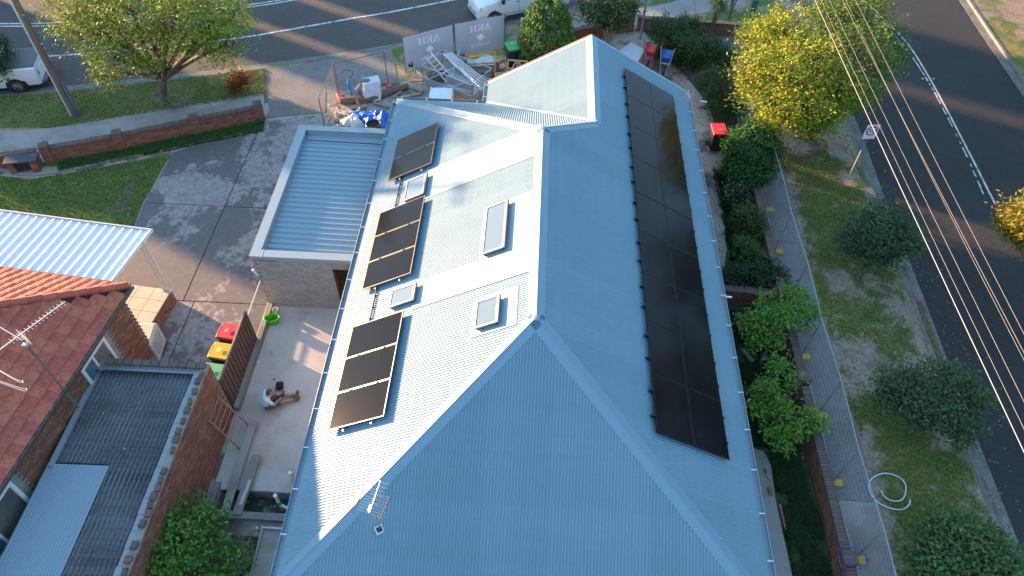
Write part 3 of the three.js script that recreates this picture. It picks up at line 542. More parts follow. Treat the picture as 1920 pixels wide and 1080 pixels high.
// ---------- garage with parapet ----------
{
  const x0 = -8.9, x1 = -5.2, z0 = -22.45, z1 = -15.7, H = 2.55, o = thing('garage', 'block garage with grey parapet capping and ribbed steel roof', 'garage');
  const blockTex = tex(1024, 3.2, (u, v) => {
    const k = .28 + .12 * (fbm(u, v, 7, 5, 341) - .5) + .08 * (fbm(u, v, 90, 2, 343) - .5), st = sstep(.52, .7, fbm(u, v, 5, 5, 347));
    return mixc([k * 1.08, k * .98, k * .80], [.13, .115, .09], st * .6);
  });
  const wm = tmat(blockTex, .93, { bumpMap: fine, bumpScale: .004 });
  // walls with a dark opening in the near face
  obj('wall', [B(.2, H - .02, z1 - z0, x0 + .1, (H - .02) / 2, (z0 + z1) / 2), B(x1 - x0, H - .02, .2, (x0 + x1) / 2, (H - .02) / 2, z0 + .1), B(2.35, H - .02, .2, x0 + .2 + 1.175, (H - .02) / 2, z1 - .1), B(1.2, .45, .2, x1 - .55, H - .245, z1 - .1)], wm, o);
  // courses of the near wall, proud of the joints
  const sp = []; wallSpots(2.5, 2.3, .2, sp, { x0: x0 + .02, z0: z1 + .001, course: .1 });
  const bm = [[.32, .295, .265], [.29, .27, .245], [.34, .315, .28]].map((c, i) => { const m = tmat(tex(128, .5, (u, v) => mul(c, .75 + .5 * fbm(u, v, 5, 5, 350 + i))), .93); m.userData.tone = c; return m; }); bm.restMat = brickMats.restMat;
  layBricks(o, sp, [[.234, .093, .012]], bm, 'block', 260);
  obj('opening_lining', [B(.05, 2.1, .16, x1 - 1.17, 1.05, z1 - .1), B(1.1, .05, .18, x1 - .6, 2.07, z1 - .1)], mat([.12, .1, .08], .8), o);
  obj('floor', B(x1 - x0 - .4, .04, z1 - z0 - .4, (x0 + x1) / 2, .03, (z0 + z1) / 2), concrete, o);
  obj('roof_sheet', (() => { const prof = []; for (let z = z0 + .2; z < z1 - .2; z += .25) prof.push([z, 0], [z + .15, 0], [z + .175, .05], [z + .22, .05]); prof.push([z1 - .2, 0]);
    const g = []; for (let i = 0; i < prof.length - 1; i++) { const [za, ya] = prof[i], [zb, yb] = prof[i + 1]; g.push(poly3([V(x0 + .2, 2.32 + ya, za), V(x1 + .1, 2.25 + ya, za), V(x1 + .1, 2.25 + yb, zb), V(x0 + .2, 2.32 + yb, zb)])); } return g; })(), mat([.22, .30, .35], .42), o);
  obj('apron_flashing', [slab3([V(x0 + .3, 2.36, z0 + .2), V(x1, 2.36, z0 + .2), V(x1, 2.3, z0 + .55), V(x0 + .3, 2.36, z0 + .55)], .004)], steelFlat, o);
  const pc = mat([.26, .32, .35], .45), capY = 2.56;
  obj('parapet_cap', [B(.32, .03, z1 - z0 + .1, x0 + .11, capY, (z0 + z1) / 2), B(.01, .12, z1 - z0 + .1, x0 - .045, capY - .06, (z0 + z1) / 2), B(.01, .27, z1 - z0 - .4, x0 + .26, capY - .14, (z0 + z1) / 2)], pc, o);
  obj('parapet_cap', [B(x1 - x0 - .27, .03, .3, (x0 + x1) / 2 + .135, capY, z0 + .11), B(x1 - x0 - .3, .27, .01, (x0 + x1) / 2 + .15, capY - .14, z0 + .255)], pc, o);
  obj('parapet_cap', [B(x1 - x0 - .27, .03, .3, (x0 + x1) / 2 + .135, capY, z1 - .11), B(x1 - x0 + .1, .12, .01, (x0 + x1) / 2, capY - .06, z1 + .045), B(x1 - x0 - .3, .24, .01, (x0 + x1) / 2 + .15, capY - .12, z1 - .255)], pc, o);
  obj('cap_joint', B(.012, .006, .34, x0 + .35, capY + .018, z1 - .11), mat([.6, .64, .66], .4), o);
  obj('spout', bar(V(x0 + .02, 1.62, z1 + .02), V(x0 - .05, 2.0, z1 + .12), .04, 10), mat([.7, .72, .74], .4), o);
  obj('tap', [bar(V(x0 + 1.9, 1.35, z1), V(x0 + 1.9, 1.35, z1 + .1), .014), S(.025, x0 + 1.9, 1.37, z1 + .1)], alu, o);
}
// ---------- brown fence, bar gate and plinth ----------
{
  const br = tmat(tex(256, 2, (u, v) => mul([.115, .06, .042], .85 + .3 * fbm(u, v, 6, 4, 361))), .5), o = thing('steel_fence', 'brown ribbed steel fence panel beside the wheelie bins', 'fence', [-8.87, 0, -14.1]);
  const n = 13, w = 2.55 / n, Hh = 1.62;
  for (let i = 0; i < n; i++) obj('fence_sheet', [B(.012, Hh, w * .64, .012, Hh / 2 + .03, (i + .4) * w), B(.012, Hh, w * .42, -.014, Hh / 2 + .03, (i + .89) * w), B(.03, Hh, .008, 0, Hh / 2 + .03, (i + .09) * w), B(.03, Hh, .008, 0, Hh / 2 + .03, (i + .71) * w)], br, o);
  obj('top_rail', RB(.06, .05, 2.6, .01, 0, Hh + .04, 1.28), mat([.2, .1, .07], .5), o); obj('post', [B(.06, Hh + .06, .05, 0, (Hh + .06) / 2, -.02)], br, o); obj('post', [B(.06, Hh + .06, .05, 0, (Hh + .06) / 2, 2.58)], br, o);
}
{
  const pl = thing('gate_plinth', 'low rough concrete plinth along the left edge of the courtyard', 'plinth'); obj('plinth', [B(.14, .2, 4.2, -8.8, .1, -13.6)], concrete, pl); obj('timber_edge', B(.05, .06, 4.1, -8.7, .06, -13.55), mat([.2, .17, .13], .9), pl);
  const o = thing('bar_gate', 'pale vertical bar gate between the block garage and the brown fence', 'gate', [-8.86, .2, -15.62]), gm = mat([.62, .58, .48], .4, { metalness: .3 });
  obj('top_rail', B(.035, .035, 1.5, 0, 1.2, .75), gm, o); obj('bottom_rail', B(.035, .035, 1.5, 0, .06, .75), gm, o);
  for (let i = 0; i <= 15; i++) obj('bar', B(.014, 1.16, .014, 0, .63, .02 + i * .097), gm, o);
}
// ---------- neighbour's house ----------
const nTurn = R(-6.1), nc = G(241, 537, 3.5), nb = thing('brick_house', 'neighbouring brick house with terracotta tiled hip roof', 'house', [nc.x, 0, nc.z], nTurn);
{
  const W = 13, D = 11.5, ye = 3.5, k = Math.tan(R(30)), yr = ye + D / 2 * k;
  const hw = 2.9;                                                    // height of brickwork above the floor
  obj('wall', [B(W - .5, 3.2, .22, -W / 2, 1.75, .36), B(.22, 3.2, D - .5, -.27, 1.75, D / 2 + .0), B(.22, 3.2, D - .5, -W + .36, 1.75, D / 2), B(W - .5, 3.2, .22, -W / 2, 1.75, D - .36)], mortar, nb);
  const sp = []; wallSpots(D - .7, 2.75, .2, sp, { x0: -.152, z0: .27, y0: .55, turn: -Math.PI / 2, skip: (x, y) => y > 1.68 && y < 3.12 && ((x > 1.0 && x < 2.2) || (x > 5.4 && x < 7.4)) });
  const fr = sp.length; wallSpots(2.5, 2.75, .2, sp, { x0: -2.65, z0: .245, y0: .55 });
  layBricks(nb, sp, [[.228, .075, .02]], brickMats, 'brick', 300);
  obj('eave_lining', B(W - .1, .02, D - .1, -W / 2, ye - .12, D / 2), mat([.45, .43, .4], .8), nb);
  obj('gutter', [B(.12, .1, D + .1, .06, ye - .06, D / 2), B(.02, .02, D + .1, .125, ye, D / 2)], mat([.09, .065, .05], .5), nb); obj('gutter', [B(W, .1, .12, -W / 2, ye - .06, -.06)], mat([.09, .065, .05], .5), nb);
  // roof deck and tiles
  const rg = [V(-D / 2, yr, D / 2), V(-W + D / 2, yr, D / 2)];
  const deck = mat([.10, .035, .025], .9), low = (p) => p.clone().setY(p.y - .05);
  obj('roof_deck', [poly3([V(0, ye, 0), V(0, ye, D), rg[0]].map(low)), poly3([V(0, ye, 0), V(-W, ye, 0), rg[1], rg[0]].map(low)), poly3([V(-W, ye, 0), V(-W, ye, D), rg[1]].map(low)), poly3([V(0, ye, D), V(-W, ye, D), rg[1], rg[0]].map(low))], deck, nb);
  const tileTones = [[.42, .088, .05], [.46, .105, .058], [.37, .075, .045], [.43, .11, .062]];
  const tm = tileTones.map((c, i) => { const m = tmat(tex(256, .5, (u, v) => mul(c, .6 + .8 * fbm(u, v, 9, 5, 370 + i))), .72, { bumpMap: fine, bumpScale: .003 }); m.userData.tone = c; return m; });
  const prof = [[-.165, .006], [-.13, .024], [-.095, .03], [-.06, .022], [-.03, .004], [.06, 0], [.1, .008], [.135, .02], [.165, .012]], tg = [];
  for (let i = 0; i < prof.length - 1; i++) { const [a, ya] = prof[i], [b, yb] = prof[i + 1]; const f = (x, y, z) => V(x, y, z); tg.push(poly3([f(a, ya + .028, .19), f(b, yb + .028, .19), f(b, yb, -.2), f(a, ya, -.2)]), poly3([f(a, ya + .028, .19), f(b, yb + .028, .19), f(b, yb - .0, .192), f(a, ya - .0, .192)])); }
  const tile = metreUV(M(tg)); tile.userData.ownUV = true;
  // local frames of the two visible slopes; tiles laid in courses, clipped by the hips
  const slopes = [{ q: new THREE.Quaternion().setFromEuler(new THREE.Euler(0, Math.PI / 2, 0)).multiply(new THREE.Quaternion().setFromEuler(new THREE.Euler(Math.atan(k), 0, 0))), at: (s, t) => V(-t, ye + t * k, s), len: D }, { q: new THREE.Quaternion().setFromEuler(new THREE.Euler(0, Math.PI, 0)).multiply(new THREE.Quaternion().setFromEuler(new THREE.Euler(Math.atan(k), 0, 0))), at: (s, t) => V(-s, ye + t * k, t), len: W }];
  const items = [];
  slopes.forEach((sl, si) => { for (let j = 0; j < 18; j++) { const t = .12 + j * .33 * Math.cos(Math.atan(k)); for (let i = 0; i < sl.len / .31; i++) { const s = (i + .5) * .31 + (j % 2) * .0; if (s < t + .12 || s > sl.len - t - .1 || t > D / 2 - .1) continue; const p = sl.at(s, t); items.push({ p, q: sl.q, d: p.clone().applyAxisAngle(V(0, 1, 0), nTurn).add(nb.position) }); } } });
  const view = new THREE.Vector3(); items.forEach((it) => { const r = it.d.clone().sub(EYE); const z = r.dot(FW), u = 960 + FPX * r.dot(RT) / z, v = 540 - FPX * r.dot(UP) / z; it.seen = (u > -40 && v < 1120) ? 0 : 1; it.dist = r.length(); });
  items.sort((a, b) => a.seen - b.seen || a.dist - b.dist); const rest = [];
  items.forEach((it, i) => { const kx = Math.floor(rnd() * 4); it.p.y += rr(-.004, .006); if (i < 300) { const o = new THREE.Mesh(tile, tm[kx]); o.name = 'roof_tile'; o.position.copy(it.p); o.quaternion.copy(it.q); nb.add(o); } else { const g = tile.clone(); g.deleteAttribute('uv'); g.applyMatrix4(new THREE.Matrix4().compose(it.p, it.q, V(1, 1, 1))); rest.push(paint(g, tileTones[kx])); } });
  { const g = mergeGeometries(rest); metreUV(g); g.userData.ownUV = true; obj('roof_tiling', g, mat([1, 1, 1], .75, { vertexColors: true, bumpMap: fine, bumpScale: .003 }), nb).userData.kind = 'stuff'; }
  // hip and ridge tiles
  const capT = (a, b) => { const L = a.distanceTo(b), n = Math.floor(L / .36), d = b.clone().sub(a).normalize(); for (let i = 0; i < n; i++) { const p = a.clone().addScaledVector(d, i * .36), e = a.clone().addScaledVector(d, i * .36 + .4); p.y += .055; e.y += .035; obj('hip_tile', bar(p, e, .115, 10, .1), tm[i % 4], nb); } };
  capT(V(0, ye, 0), rg[0]); capT(rg[0], rg[1]); capT(V(0, ye, D), rg[0]);
  // windows in the right wall
  for (const [z, w, lab] of [[2.15, 1.1], [7.0, 1.9]]) {
    const wn = new THREE.Group(); wn.name = 'window'; wn.position.set(-.15, 1.75, z); nb.add(wn); const fm = mat([.7, .69, .66], .5), Hh = 1.35;
    obj('frame', [B(.12, .09, w + .1, 0, .04, 0), B(.12, .09, w + .1, 0, Hh - .04, 0), B(.12, Hh - .18, .09, 0, Hh / 2, -w / 2), B(.12, Hh - .18, .09, 0, Hh / 2, w / 2), B(.1, Hh - .18, .06, 0, Hh / 2, .06)], fm, wn); obj('pane', [B(.02, Hh - .2, w / 2 - .04, -.02, Hh / 2, -w / 4)], glassSky, wn); obj('pane', [B(.02, Hh - .2, w / 2 - .14, .01, Hh / 2, w / 4 + .05)], glassSky, wn); obj('sill', B(.2, .06, w + .2, .06, -.03, 0), brickMats[2], wn);
  }
  // porch floor of pale tiles on a brick base
  const po = new THREE.Group(); po.name = 'porch'; nb.add(po); const pr = G(322, 543, .6), lp = nb.worldToLocal(V(pr.x, 0, pr.z));
  obj('porch_base', B(5.2, .52, -lp.z + .45, lp.x - 2.62, .27, (lp.z + .45) / 2), mortar, po);
  const ps = []; wallSpots(-lp.z + .4, .5, .2, ps, { x0: lp.x, z0: lp.z + .03, turn: -Math.PI / 2 }); layBricks(po, ps, [[.228, .075, .025]], brickMats);
  const pale = [0, 1, 2].map((i) => tmat(tex(256, 1.2, (u, v) => mul([.52, .46, .37], .88 + .24 * fbm(u, v, 5, 4, 390 + i))), .7));
  for (let i = 0; i < 9; i++) for (let j = 0; j < 5; j++) obj('porch_tile', B(.56, .03, (-lp.z + .3) / 5 - .015, lp.x - .3 - i * .575, .575, lp.z + .01 + (j + .5) * (-lp.z + .3) / 5), pale[(i * 2 + j) % 3], po);
}
// ---------- patio roof ----------
{
  const o = thing('patio_roof', 'white ribbed patio roof on twin posts over the neighbour porch', 'patio roof', [nc.x, 0, nc.z], nTurn), wm = mat([.62, .66, .68], .4), y1 = 3.16, y0 = 2.98;
  const c = G(283, 432, 3.0), lc = o.worldToLocal(V(c.x, 0, c.z)); o.updateMatrixWorld(); const l = o.worldToLocal(V(c.x, 0, c.z)), zf = l.z, xr = l.x, prof = [];
  for (let x = xr - .05; x > xr - 8; x -= .3) prof.push([x, 0], [x - .2, 0], [x - .225, .045], [x - .275, .045]);
  const g = []; for (let i = 0; i < prof.length - 1; i++) { const [a, ya] = prof[i], [b, yb] = prof[i + 1]; g.push(poly3([V(a, y0 + ya, zf + .05), V(b, y0 + yb, zf + .05), V(b, y1 + yb, -.14), V(a, y1 + ya, -.14)])); }
  obj('roof_sheet', g, wm, o); obj('front_gutter', [B(8.1, .1, .03, xr - 4, y0 + .01, zf - .02), B(8.1, .02, .1, xr - 4, y0 - .04, zf + .03)], wm, o); obj('side_beam', beam(V(xr - .02, y0 - .01, zf), V(xr - .02, y1 - .01, -.1), .05, .13), wm, o);
  for (const dx of [0, -.22]) { const p = G(318 + dx * 30, 546, .6), q = o.worldToLocal(V(p.x, 0, p.z)); obj('post', RB(.085, 2.42, .085, .008, q.x + dx * .45, 1.81, q.z + dx * .3), mat([.6, .58, .54], .5), o); obj('post_foot', B(.13, .02, .13, q.x + dx * .45, .61, q.z + dx * .3), wm, o); }
}
// ---------- brick outhouse with old corrugated roof ----------
{
  const o = thing('outhouse', 'narrow brick outhouse with weathered dark corrugated roof and one new sheet', 'outhouse'), xw = -8.86, z0 = -11.45, z1 = 2, H = 2.62;
  obj('wall', [B(.2, H, z1 - z0, xw - .11, H / 2, (z0 + z1) / 2), B(3.0, H - .05, .2, xw - 1.7, (H - .05) / 2, z0 + .1)], mortar, o);
  const sp = []; wallSpots(z1 - z0 - 4.5, H, .2, sp, { x0: xw - .004, z0: z0 + .01, turn: -Math.PI / 2 }); const wornMats = brickMats; layBricks(o, sp, [[.228, .076, .02]], wornMats, 'brick', 295);
  // broken parapet bricks
  for (let z = z0 + .12; z < -4; z += rr(.2, .34)) if (rnd() < .82) { const m = new THREE.Mesh(pierG[1], copeMats[Math.floor(rnd() * 3)]); m.name = 'parapet_brick'; m.position.set(xw - .1 + rr(-.03, .03), H + .045, z); m.scale.set(rr(.8, 1.5), rr(.8, 1.3), rr(.45, .62)); m.rotation.y = rr(-.3, .3); o.add(m); }
  for (let i = 0; i < 11; i++) { const m = new THREE.Mesh(pierG[0], copeMats[i % 3]); m.name = 'parapet_brick'; m.position.set(xw - .2 - i * .26, H + .02, z0 + .1); m.scale.set(.66, 1, 1.6); m.rotation.y = rr(-.05, .05); o.add(m); }
  const old = tmat(tex(1024, 4, (u, v) => { const a = fbm(u, v, 6, 5, 401), b = fbm(u, v, 90, 3, 402), l = sstep(.62, .7, fbm(u, v, 40, 4, 405)), k = .12 + .17 * (a - .5) + .12 * (b - .5); return mixc([k * 1.02, k, k * 1.0], [.2, .2, .19], l * .5); }), .9);
  const yR = (x) => 2.46 + .035 * (x - xw), CSs = CS;
  obj('old_roof_sheet', corrugated([[-12.15, -8.35], [-12.15, z0 + .22], [xw - .32, z0 + .22], [xw - .32, 2], [-10.55, 2], [-10.55, -8.35]], yR, 'x', .125, .032, 8), old, o);
  obj('new_roof_sheet', corrugated([[-12.15, -8.3], [-10.52, -8.3], [-10.52, 2], [-12.15, 2]], (x) => yR(x) + .03, 'x', .0762, .015, 8), mat([.27, .33, .38], .42, { metalness: .2 }), o);
  const lead = mat([.26, .28, .30], .55, { metalness: .3 }), pts = []; const fl = []; for (let z = z0 + .25; z < 0; z += .42) fl.push(B(.2 + rr(-.03, .05), .012, .41, xw - .27, 2.575 + rr(0, .015), z + .2, 0, 0, rr(.1, .25)));
  obj('side_flashing', fl, lead, o); obj('back_flashing', [B(3.0, .012, .16, xw - 1.75, 2.56, z0 + .26, 0, -.2), B(.14, .012, 3.1, -12.02, 2.42, z0 + 1.7, 0, 0, -.3)], lead, o);
  for (let i = 0; i < 3; i++) obj('bird_dropping', S(.018, rr(-11.5, -9.4), 0, rr(-11, -7), 1, .15, 1.2).translate(0, 2.44, 0), mat([.6, .6, .58], .8), o);
}
// ---------- neighbour's aerial ----------
{
  const b = G(152, 786, 2.75), t = G(40, 645, 5.2), o = thing('tall_aerial', 'tall rusty mast carrying a long toothed television aerial over the tiled roof', 'aerial'), am = mat([.5, .49, .46], .4, { metalness: .5 }), rust = mat([.2, .14, .1], .7);
  const foot = V(b.x, 2.62, b.z), top = V(b.x - .05, 5.7, b.z - .03); const P = (u, v) => G(u, v, 5.6);
  const hub = P(45, 640); obj('mast', bar(V(hub.x, 2.6, hub.z), V(hub.x, 5.68, hub.z), .03, 10), rust, o); obj('wall_bracket', [bar(V(hub.x, 3.1, hub.z), V(hub.x - .55, 3.1, hub.z + .1), .014), bar(V(hub.x, 2.75, hub.z), V(hub.x - .6, 2.8, hub.z + .15), .014)], rust, o);
  const e1 = P(122, 566), e0 = P(-60, 700); obj('boom', bar(e0, e1, .016, 8), am, o); const d = e1.clone().sub(e0), L = d.length(); d.normalize(); const n = V(-d.z, 0, d.x);
  for (let i = 0; i < 15; i++) { const c = e1.clone().addScaledVector(d, -.06 - i * .1); obj('director_rod', bar(c.clone().addScaledVector(n, .11), c.clone().addScaledVector(n, -.11), .007, 6), am, o); }
  const rp = P(45, 632); for (let i = -2; i <= 2; i++) obj('reflector_rod', bar(rp.clone().addScaledVector(n, .2).setY(5.6 + i * .07), rp.clone().addScaledVector(n, -.2).setY(5.6 + i * .07), .006, 6), am, o);
  obj('junction_box', RB(.1, .1, .14, .015, hub.x + .05, 5.55, hub.z + .05), am, o);
  for (const [s, q] of [[-10, 0], [-3, .25]]) { const a = P(s, 690 + q * 100), c = P(s + 50, 716 + q * 60); const w = .06; obj('folded_dipole', tube([a.clone().addScaledVector(n, w), c.clone().addScaledVector(n, w * .9), c.clone().addScaledVector(d, .04), c.clone().addScaledVector(n, -w), a.clone().addScaledVector(n, -w)], .009, 6, 30), am, o); }
  obj('stay_boom', bar(P(-40, 590), hub, .013, 8), am, o);
  obj('cable', tube([hub.clone(), hub.clone().add(V(.14, -.25, .16)), hub.clone().add(V(.05, -.6, .02))], .008), darkM, o);
}
{ // white cabinet by the neighbour's wall
  const p = G(296, 655, .1), o = thing('cooler_unit', 'white boxy outdoor unit with grey panel standing beside the porch', 'cooler', [p.x - .08, 0, p.z + .1], R(6)), w = tmat(tex(256, 1, (u, v) => mul([.52, .48, .43], .85 + .3 * fbm(u, v, 6, 4, 411))), .6);
  obj('stand', [B(.08, .12, .8, -.2, .06, 0), B(.08, .12, .8, .2, .06, 0)], darkM, o); obj('casing', RB(.62, .95, .9, .06, 0, .6, 0), w, o); obj('side_panel', RB(.02, .6, .55, .008, .312, .62, 0), mat([.36, .38, .4], .5), o); obj('lid_panel', RB(.5, .02, .78, .008, 0, 1.08, 0), w, o); obj('pipe', bar(V(.3, .2, -.35), V(.5, .05, -.3), .02), rustM(), o);
}
function rustM() { return mat([.2, .12, .08], .8); }
// ---------- small things ----------
console.log('things');
const galv = mat([.42, .45, .47], .42, { metalness: .55 }), timber = (i = 0) => tmat(tex(256, 1, (u, v) => { const g = fbm(u * 1, v * 1, 4, 3, 500 + i), l = fbm(u, v * .12, 60, 3, 505 + i); return mul([[.36, .25, .15], [.25, .21, .17], [.42, .30, .18]][i], .7 + .35 * g + .3 * l); }), .85);
const TIM = [timber(0), timber(1), timber(2)], blackP = mat([.02, .02, .022], .5);
function bin(label, lid, p, turn, body = [.03, .035, .035]) {
  const o = thing('wheelie_bin', label, 'wheelie bin', [p.x, 0, p.z], turn, 'wheelie bins'), bm = mat(body, .55), lm = mat(lid, .42);
  const g = new THREE.CylinderGeometry(.41, .31, .92, 4, 1); g.rotateY(Math.PI / 4); g.scale(.98, 1, 1.2); T(g, 0, .53, 0); g.computeVertexNormals();
  obj('body', [g.toNonIndexed(), RB(.6, .06, .74, .02, 0, .97, 0)], bm, o);
  const ld = new RoundedBoxGeometry(.6, .075, .76, 3, .03); { const q = ld.attributes.position; for (let i = 0; i < q.count; i++) if (q.getY(i) > 0) q.setY(i, q.getY(i) + .05 * (1 - Math.pow(q.getZ(i) / .38, 2)) * (1 - .5 * Math.pow(q.getX(i) / .3, 2))); ld.computeVertexNormals(); } T(ld, 0, 1.03, .01);
  obj('lid', [ld, RB(.36, .02, .05, .008, 0, 1.065, .375)], lm, o); obj('lid_emblem', RB(.16, .006, .12, .002, 0, 1.104, .12), mat(lid.map((c) => Math.min(.85, c * 1.5 + .12)), .5), o);
  obj('handle', [bar(V(-.26, 1.0, -.42), V(.26, 1.0, -.42), .018, 8), B(.05, .05, .1, -.22, .99, -.38), B(.05, .05, .1, .22, .99, -.38)], bm, o);
  for (const s of [-1, 1]) { const w = obj('wheel', C(.1, .1, .05, s * .28, .1, -.3, 16, 0, 0, Math.PI / 2), blackP, o); }
  obj('axle', bar(V(-.28, .1, -.3), V(.28, .1, -.3), .012), bm, o);
}
bin('dark wheelie bin with red lid beside the brown fence', [.5, .035, .04], V(-9.38, 0, -13.75), R(-97));
bin('dark wheelie bin with yellow lid beside the brown fence', [.62, .36, .02], V(-9.4, 0, -12.98), R(-97));
bin('dark wheelie bin with green lid beside the brown fence', [.12, .36, .15], V(-9.42, 0, -12.2), R(-95));
bin('dark wheelie bin with red lid alone on the sandy side path', [.6, .02, .03], V(7.72, 0, -25.45), R(4), [.014, .014, .015]);
bin('dark wheelie bin with bright green lid beside the round conifer', [.02, .36, .1], V(-1.22, 0, -31.1), R(200));
{ // tub and bucket
  const p = G(513, 606), gm = mat([.08, .42, .03], .45), o = thing('mop_bucket', 'bright green plastic mop bucket at the courtyard corner', 'bucket', [p.x, .02, p.z], R(10));
  const prof = [[.12, 0], [.15, .01], [.2, .26], [.21, .28], [.2, .285], [.185, .26], [.14, .02], [0, .015]].map(([a, b]) => new THREE.Vector2(a, b)), g = new THREE.LatheGeometry(prof, 24); g.scale(1.25, 1, .8); obj('tub', g, gm, o);
  const rim = new THREE.TorusGeometry(.2, .016, 8, 28); rim.rotateX(Math.PI / 2); rim.scale(1.25, 1, .8); obj('rim', T(rim, 0, .285, 0), mat([.12, .55, .03], .4), o); const w = new THREE.CylinderGeometry(.11, .07, .14, 18, 1, true); obj('wringer', [T(w, -.12, .24, 0), C(.07, .07, .01, -.12, .17, 0)], gm, o);
  const q = G(518, 588), b = thing('paint_pail', 'small white plastic pail behind the green mop bucket', 'pail', [q.x, .02, q.z]); obj('pail', new THREE.LatheGeometry([[0, .005], [.09, 0], [.105, .22], [.11, .23], [.1, .22], [.085, .02]].map(([a, c]) => new THREE.Vector2(a, c)), 20), mat([.7, .68, .64], .5), b); obj('bail', T(new THREE.TorusGeometry(.1, .004, 6, 18, Math.PI), 0, .2, 0, .4, .6), galv, b);
}
{ // pit surround of blocks, planks, pipes, pipe rail
  const o = thing('pit_wall', 'low grey concrete block wall round the open service pit', 'block wall'), bm = [0, 1, 2].map((i) => tmat(tex(256, 1, (u, v) => mul([.2, .195, .19], .75 + .5 * fbm(u, v, 10, 5, 520 + i) + .05 * i)), .95));
  for (let j = 0; j < 2; j++) for (let i = 0; i < 8; i++) obj('block', B(.385, .185, .19, -8.6 + i * .395 + (j % 2) * .19, -.16 + j * .195, -8.12), bm[(i + j) % 3], o);
  for (let i = 0; i < 2; i++) obj('block', B(.19, .185, .385, -8.62, .035, -8.5 - i * .395 + .0), bm[i], o);
  for (let i = 0; i < 4; i++) obj('capping_block', B(.78, .05, .2, -8.3 + i * .79, .155, -8.12), bm[(i + 1) % 3], o);
  const mk = (label, x, z0, z1, w, y, m, tilt) => { const q = thing('scaffold_plank', label, 'plank', [x, y, (z0 + z1) / 2], tilt, 'planks over the pit'); obj('board', RB(w, .045, z1 - z0, .006, 0, 0, 0), m, q); obj('end_band', [B(w + .006, .05, .03, 0, 0, (z1 - z0) / 2 - .03), B(w + .006, .05, .03, 0, 0, -(z1 - z0) / 2 + .2)], mat([.2, .18, .16], .7), q); return q; };
  mk('long pale grey plank reaching from the slab across the pit', -8.1, -11.1, -8.02, .24, .205, tmat(concreteTex.clone(), .9), R(0)); const b2 = mk('shorter brown timber plank lying across the pit', -7.72, -9.95, -8.1, .26, .206, TIM[1], R(-2));
  const st = thing('steel_offcut', 'narrow grey steel offcut lying on the brown plank', 'steel offcut', [-7.68, .24, -8.75], R(-4)); obj('channel', [B(.1, .012, .75, 0, 0, 0), B(.012, .04, .75, .045, .02, 0), B(.012, .04, .75, -.045, .02, 0)], galv, st);
  const pp = G(550, 900), p1 = thing('waste_pipe', 'capped white plastic pipe standing on the courtyard slab', 'pipe', [pp.x, .02, pp.z]); obj('pipe', C(.05, .05, .42, 0, .21, 0, 18), mat([.66, .68, .64], .4), p1); obj('cap', C(.056, .056, .06, 0, .42, 0, 18), mat([.7, .72, .68], .4), p1);
  const p2 = thing('waste_pipe', 'white plastic pipe with green joint rising from the pit', 'pipe', [-6.72, -.42, -8.58]); obj('pipe', C(.05, .05, .95, 0, .47, 0, 18), mat([.66, .68, .64], .4), p2); obj('cap', C(.057, .057, .06, 0, .94, 0, 18), mat([.7, .72, .68], .4), p2); obj('joint', C(.06, .06, .12, 0, .5, 0, 18), mat([.06, .3, .06], .5), p2); obj('elbow', bar(V(0, .35, 0), V(.35, .3, .12), .045, 14), mat([.66, .68, .64], .4), p2);
  const rl = thing('pipe_rail', 'galvanised pipe rail lying along the side slab edge', 'pipe rail'); obj('rail', [bar(V(-6.95, .17, -7.8), V(-5.35, .17, -7.8), .035, 12), bar(V(-6.95, .17, -7.8), V(-6.9, .15, -5.2), .025, 10)], galv, rl); obj('end_cap', S(.045, -6.96, .17, -7.8), galv, rl); obj('upright', C(.03, .03, .25, -7.05, .2, -7.72, 12), galv, rl);
  for (let i = 0; i < 26; i++) { const q = obj('pit_stone', (() => { const g = new THREE.IcosahedronGeometry(rr(.025, .06), 1); g.scale(1, .6, rr(.8, 1.5)); return T(g, rr(-8.3, -5.8), -.40, rr(-8.8, -8.3), rr(0, 3)); })(), mat([.2, .19, .17], .95), o); }
}
{ // steel frame ladder leaning on the outhouse wall
  const o = thing('steel_ladder', 'rusty pink steel ladder leaning against the outhouse brick wall', 'ladder'), rm = tmat(tex(128, .5, (u, v) => mixc([.52, .25, .21], [.3, .12, .09], fbm(u, v, 6, 4, 541))), .7);
  const a0 = G(466, 797, .05), b0 = G(449, 841, .05), a1 = V(-8.82, 1.5, a0.z - .05), b1 = V(-8.82, 1.5, b0.z - .05);
  obj('stile', bar(a0, a1.clone().setY(1.56), .025, 8), rm, o); obj('stile', bar(b0, b1.clone().setY(1.56), .025, 8), rm, o);
  for (let i = 0; i < 7; i++) { const t = .16 + i * .138; obj('rung', bar(a0.clone().lerp(a1, t), b0.clone().lerp(b1, t), .013, 8), rm, o); }
}
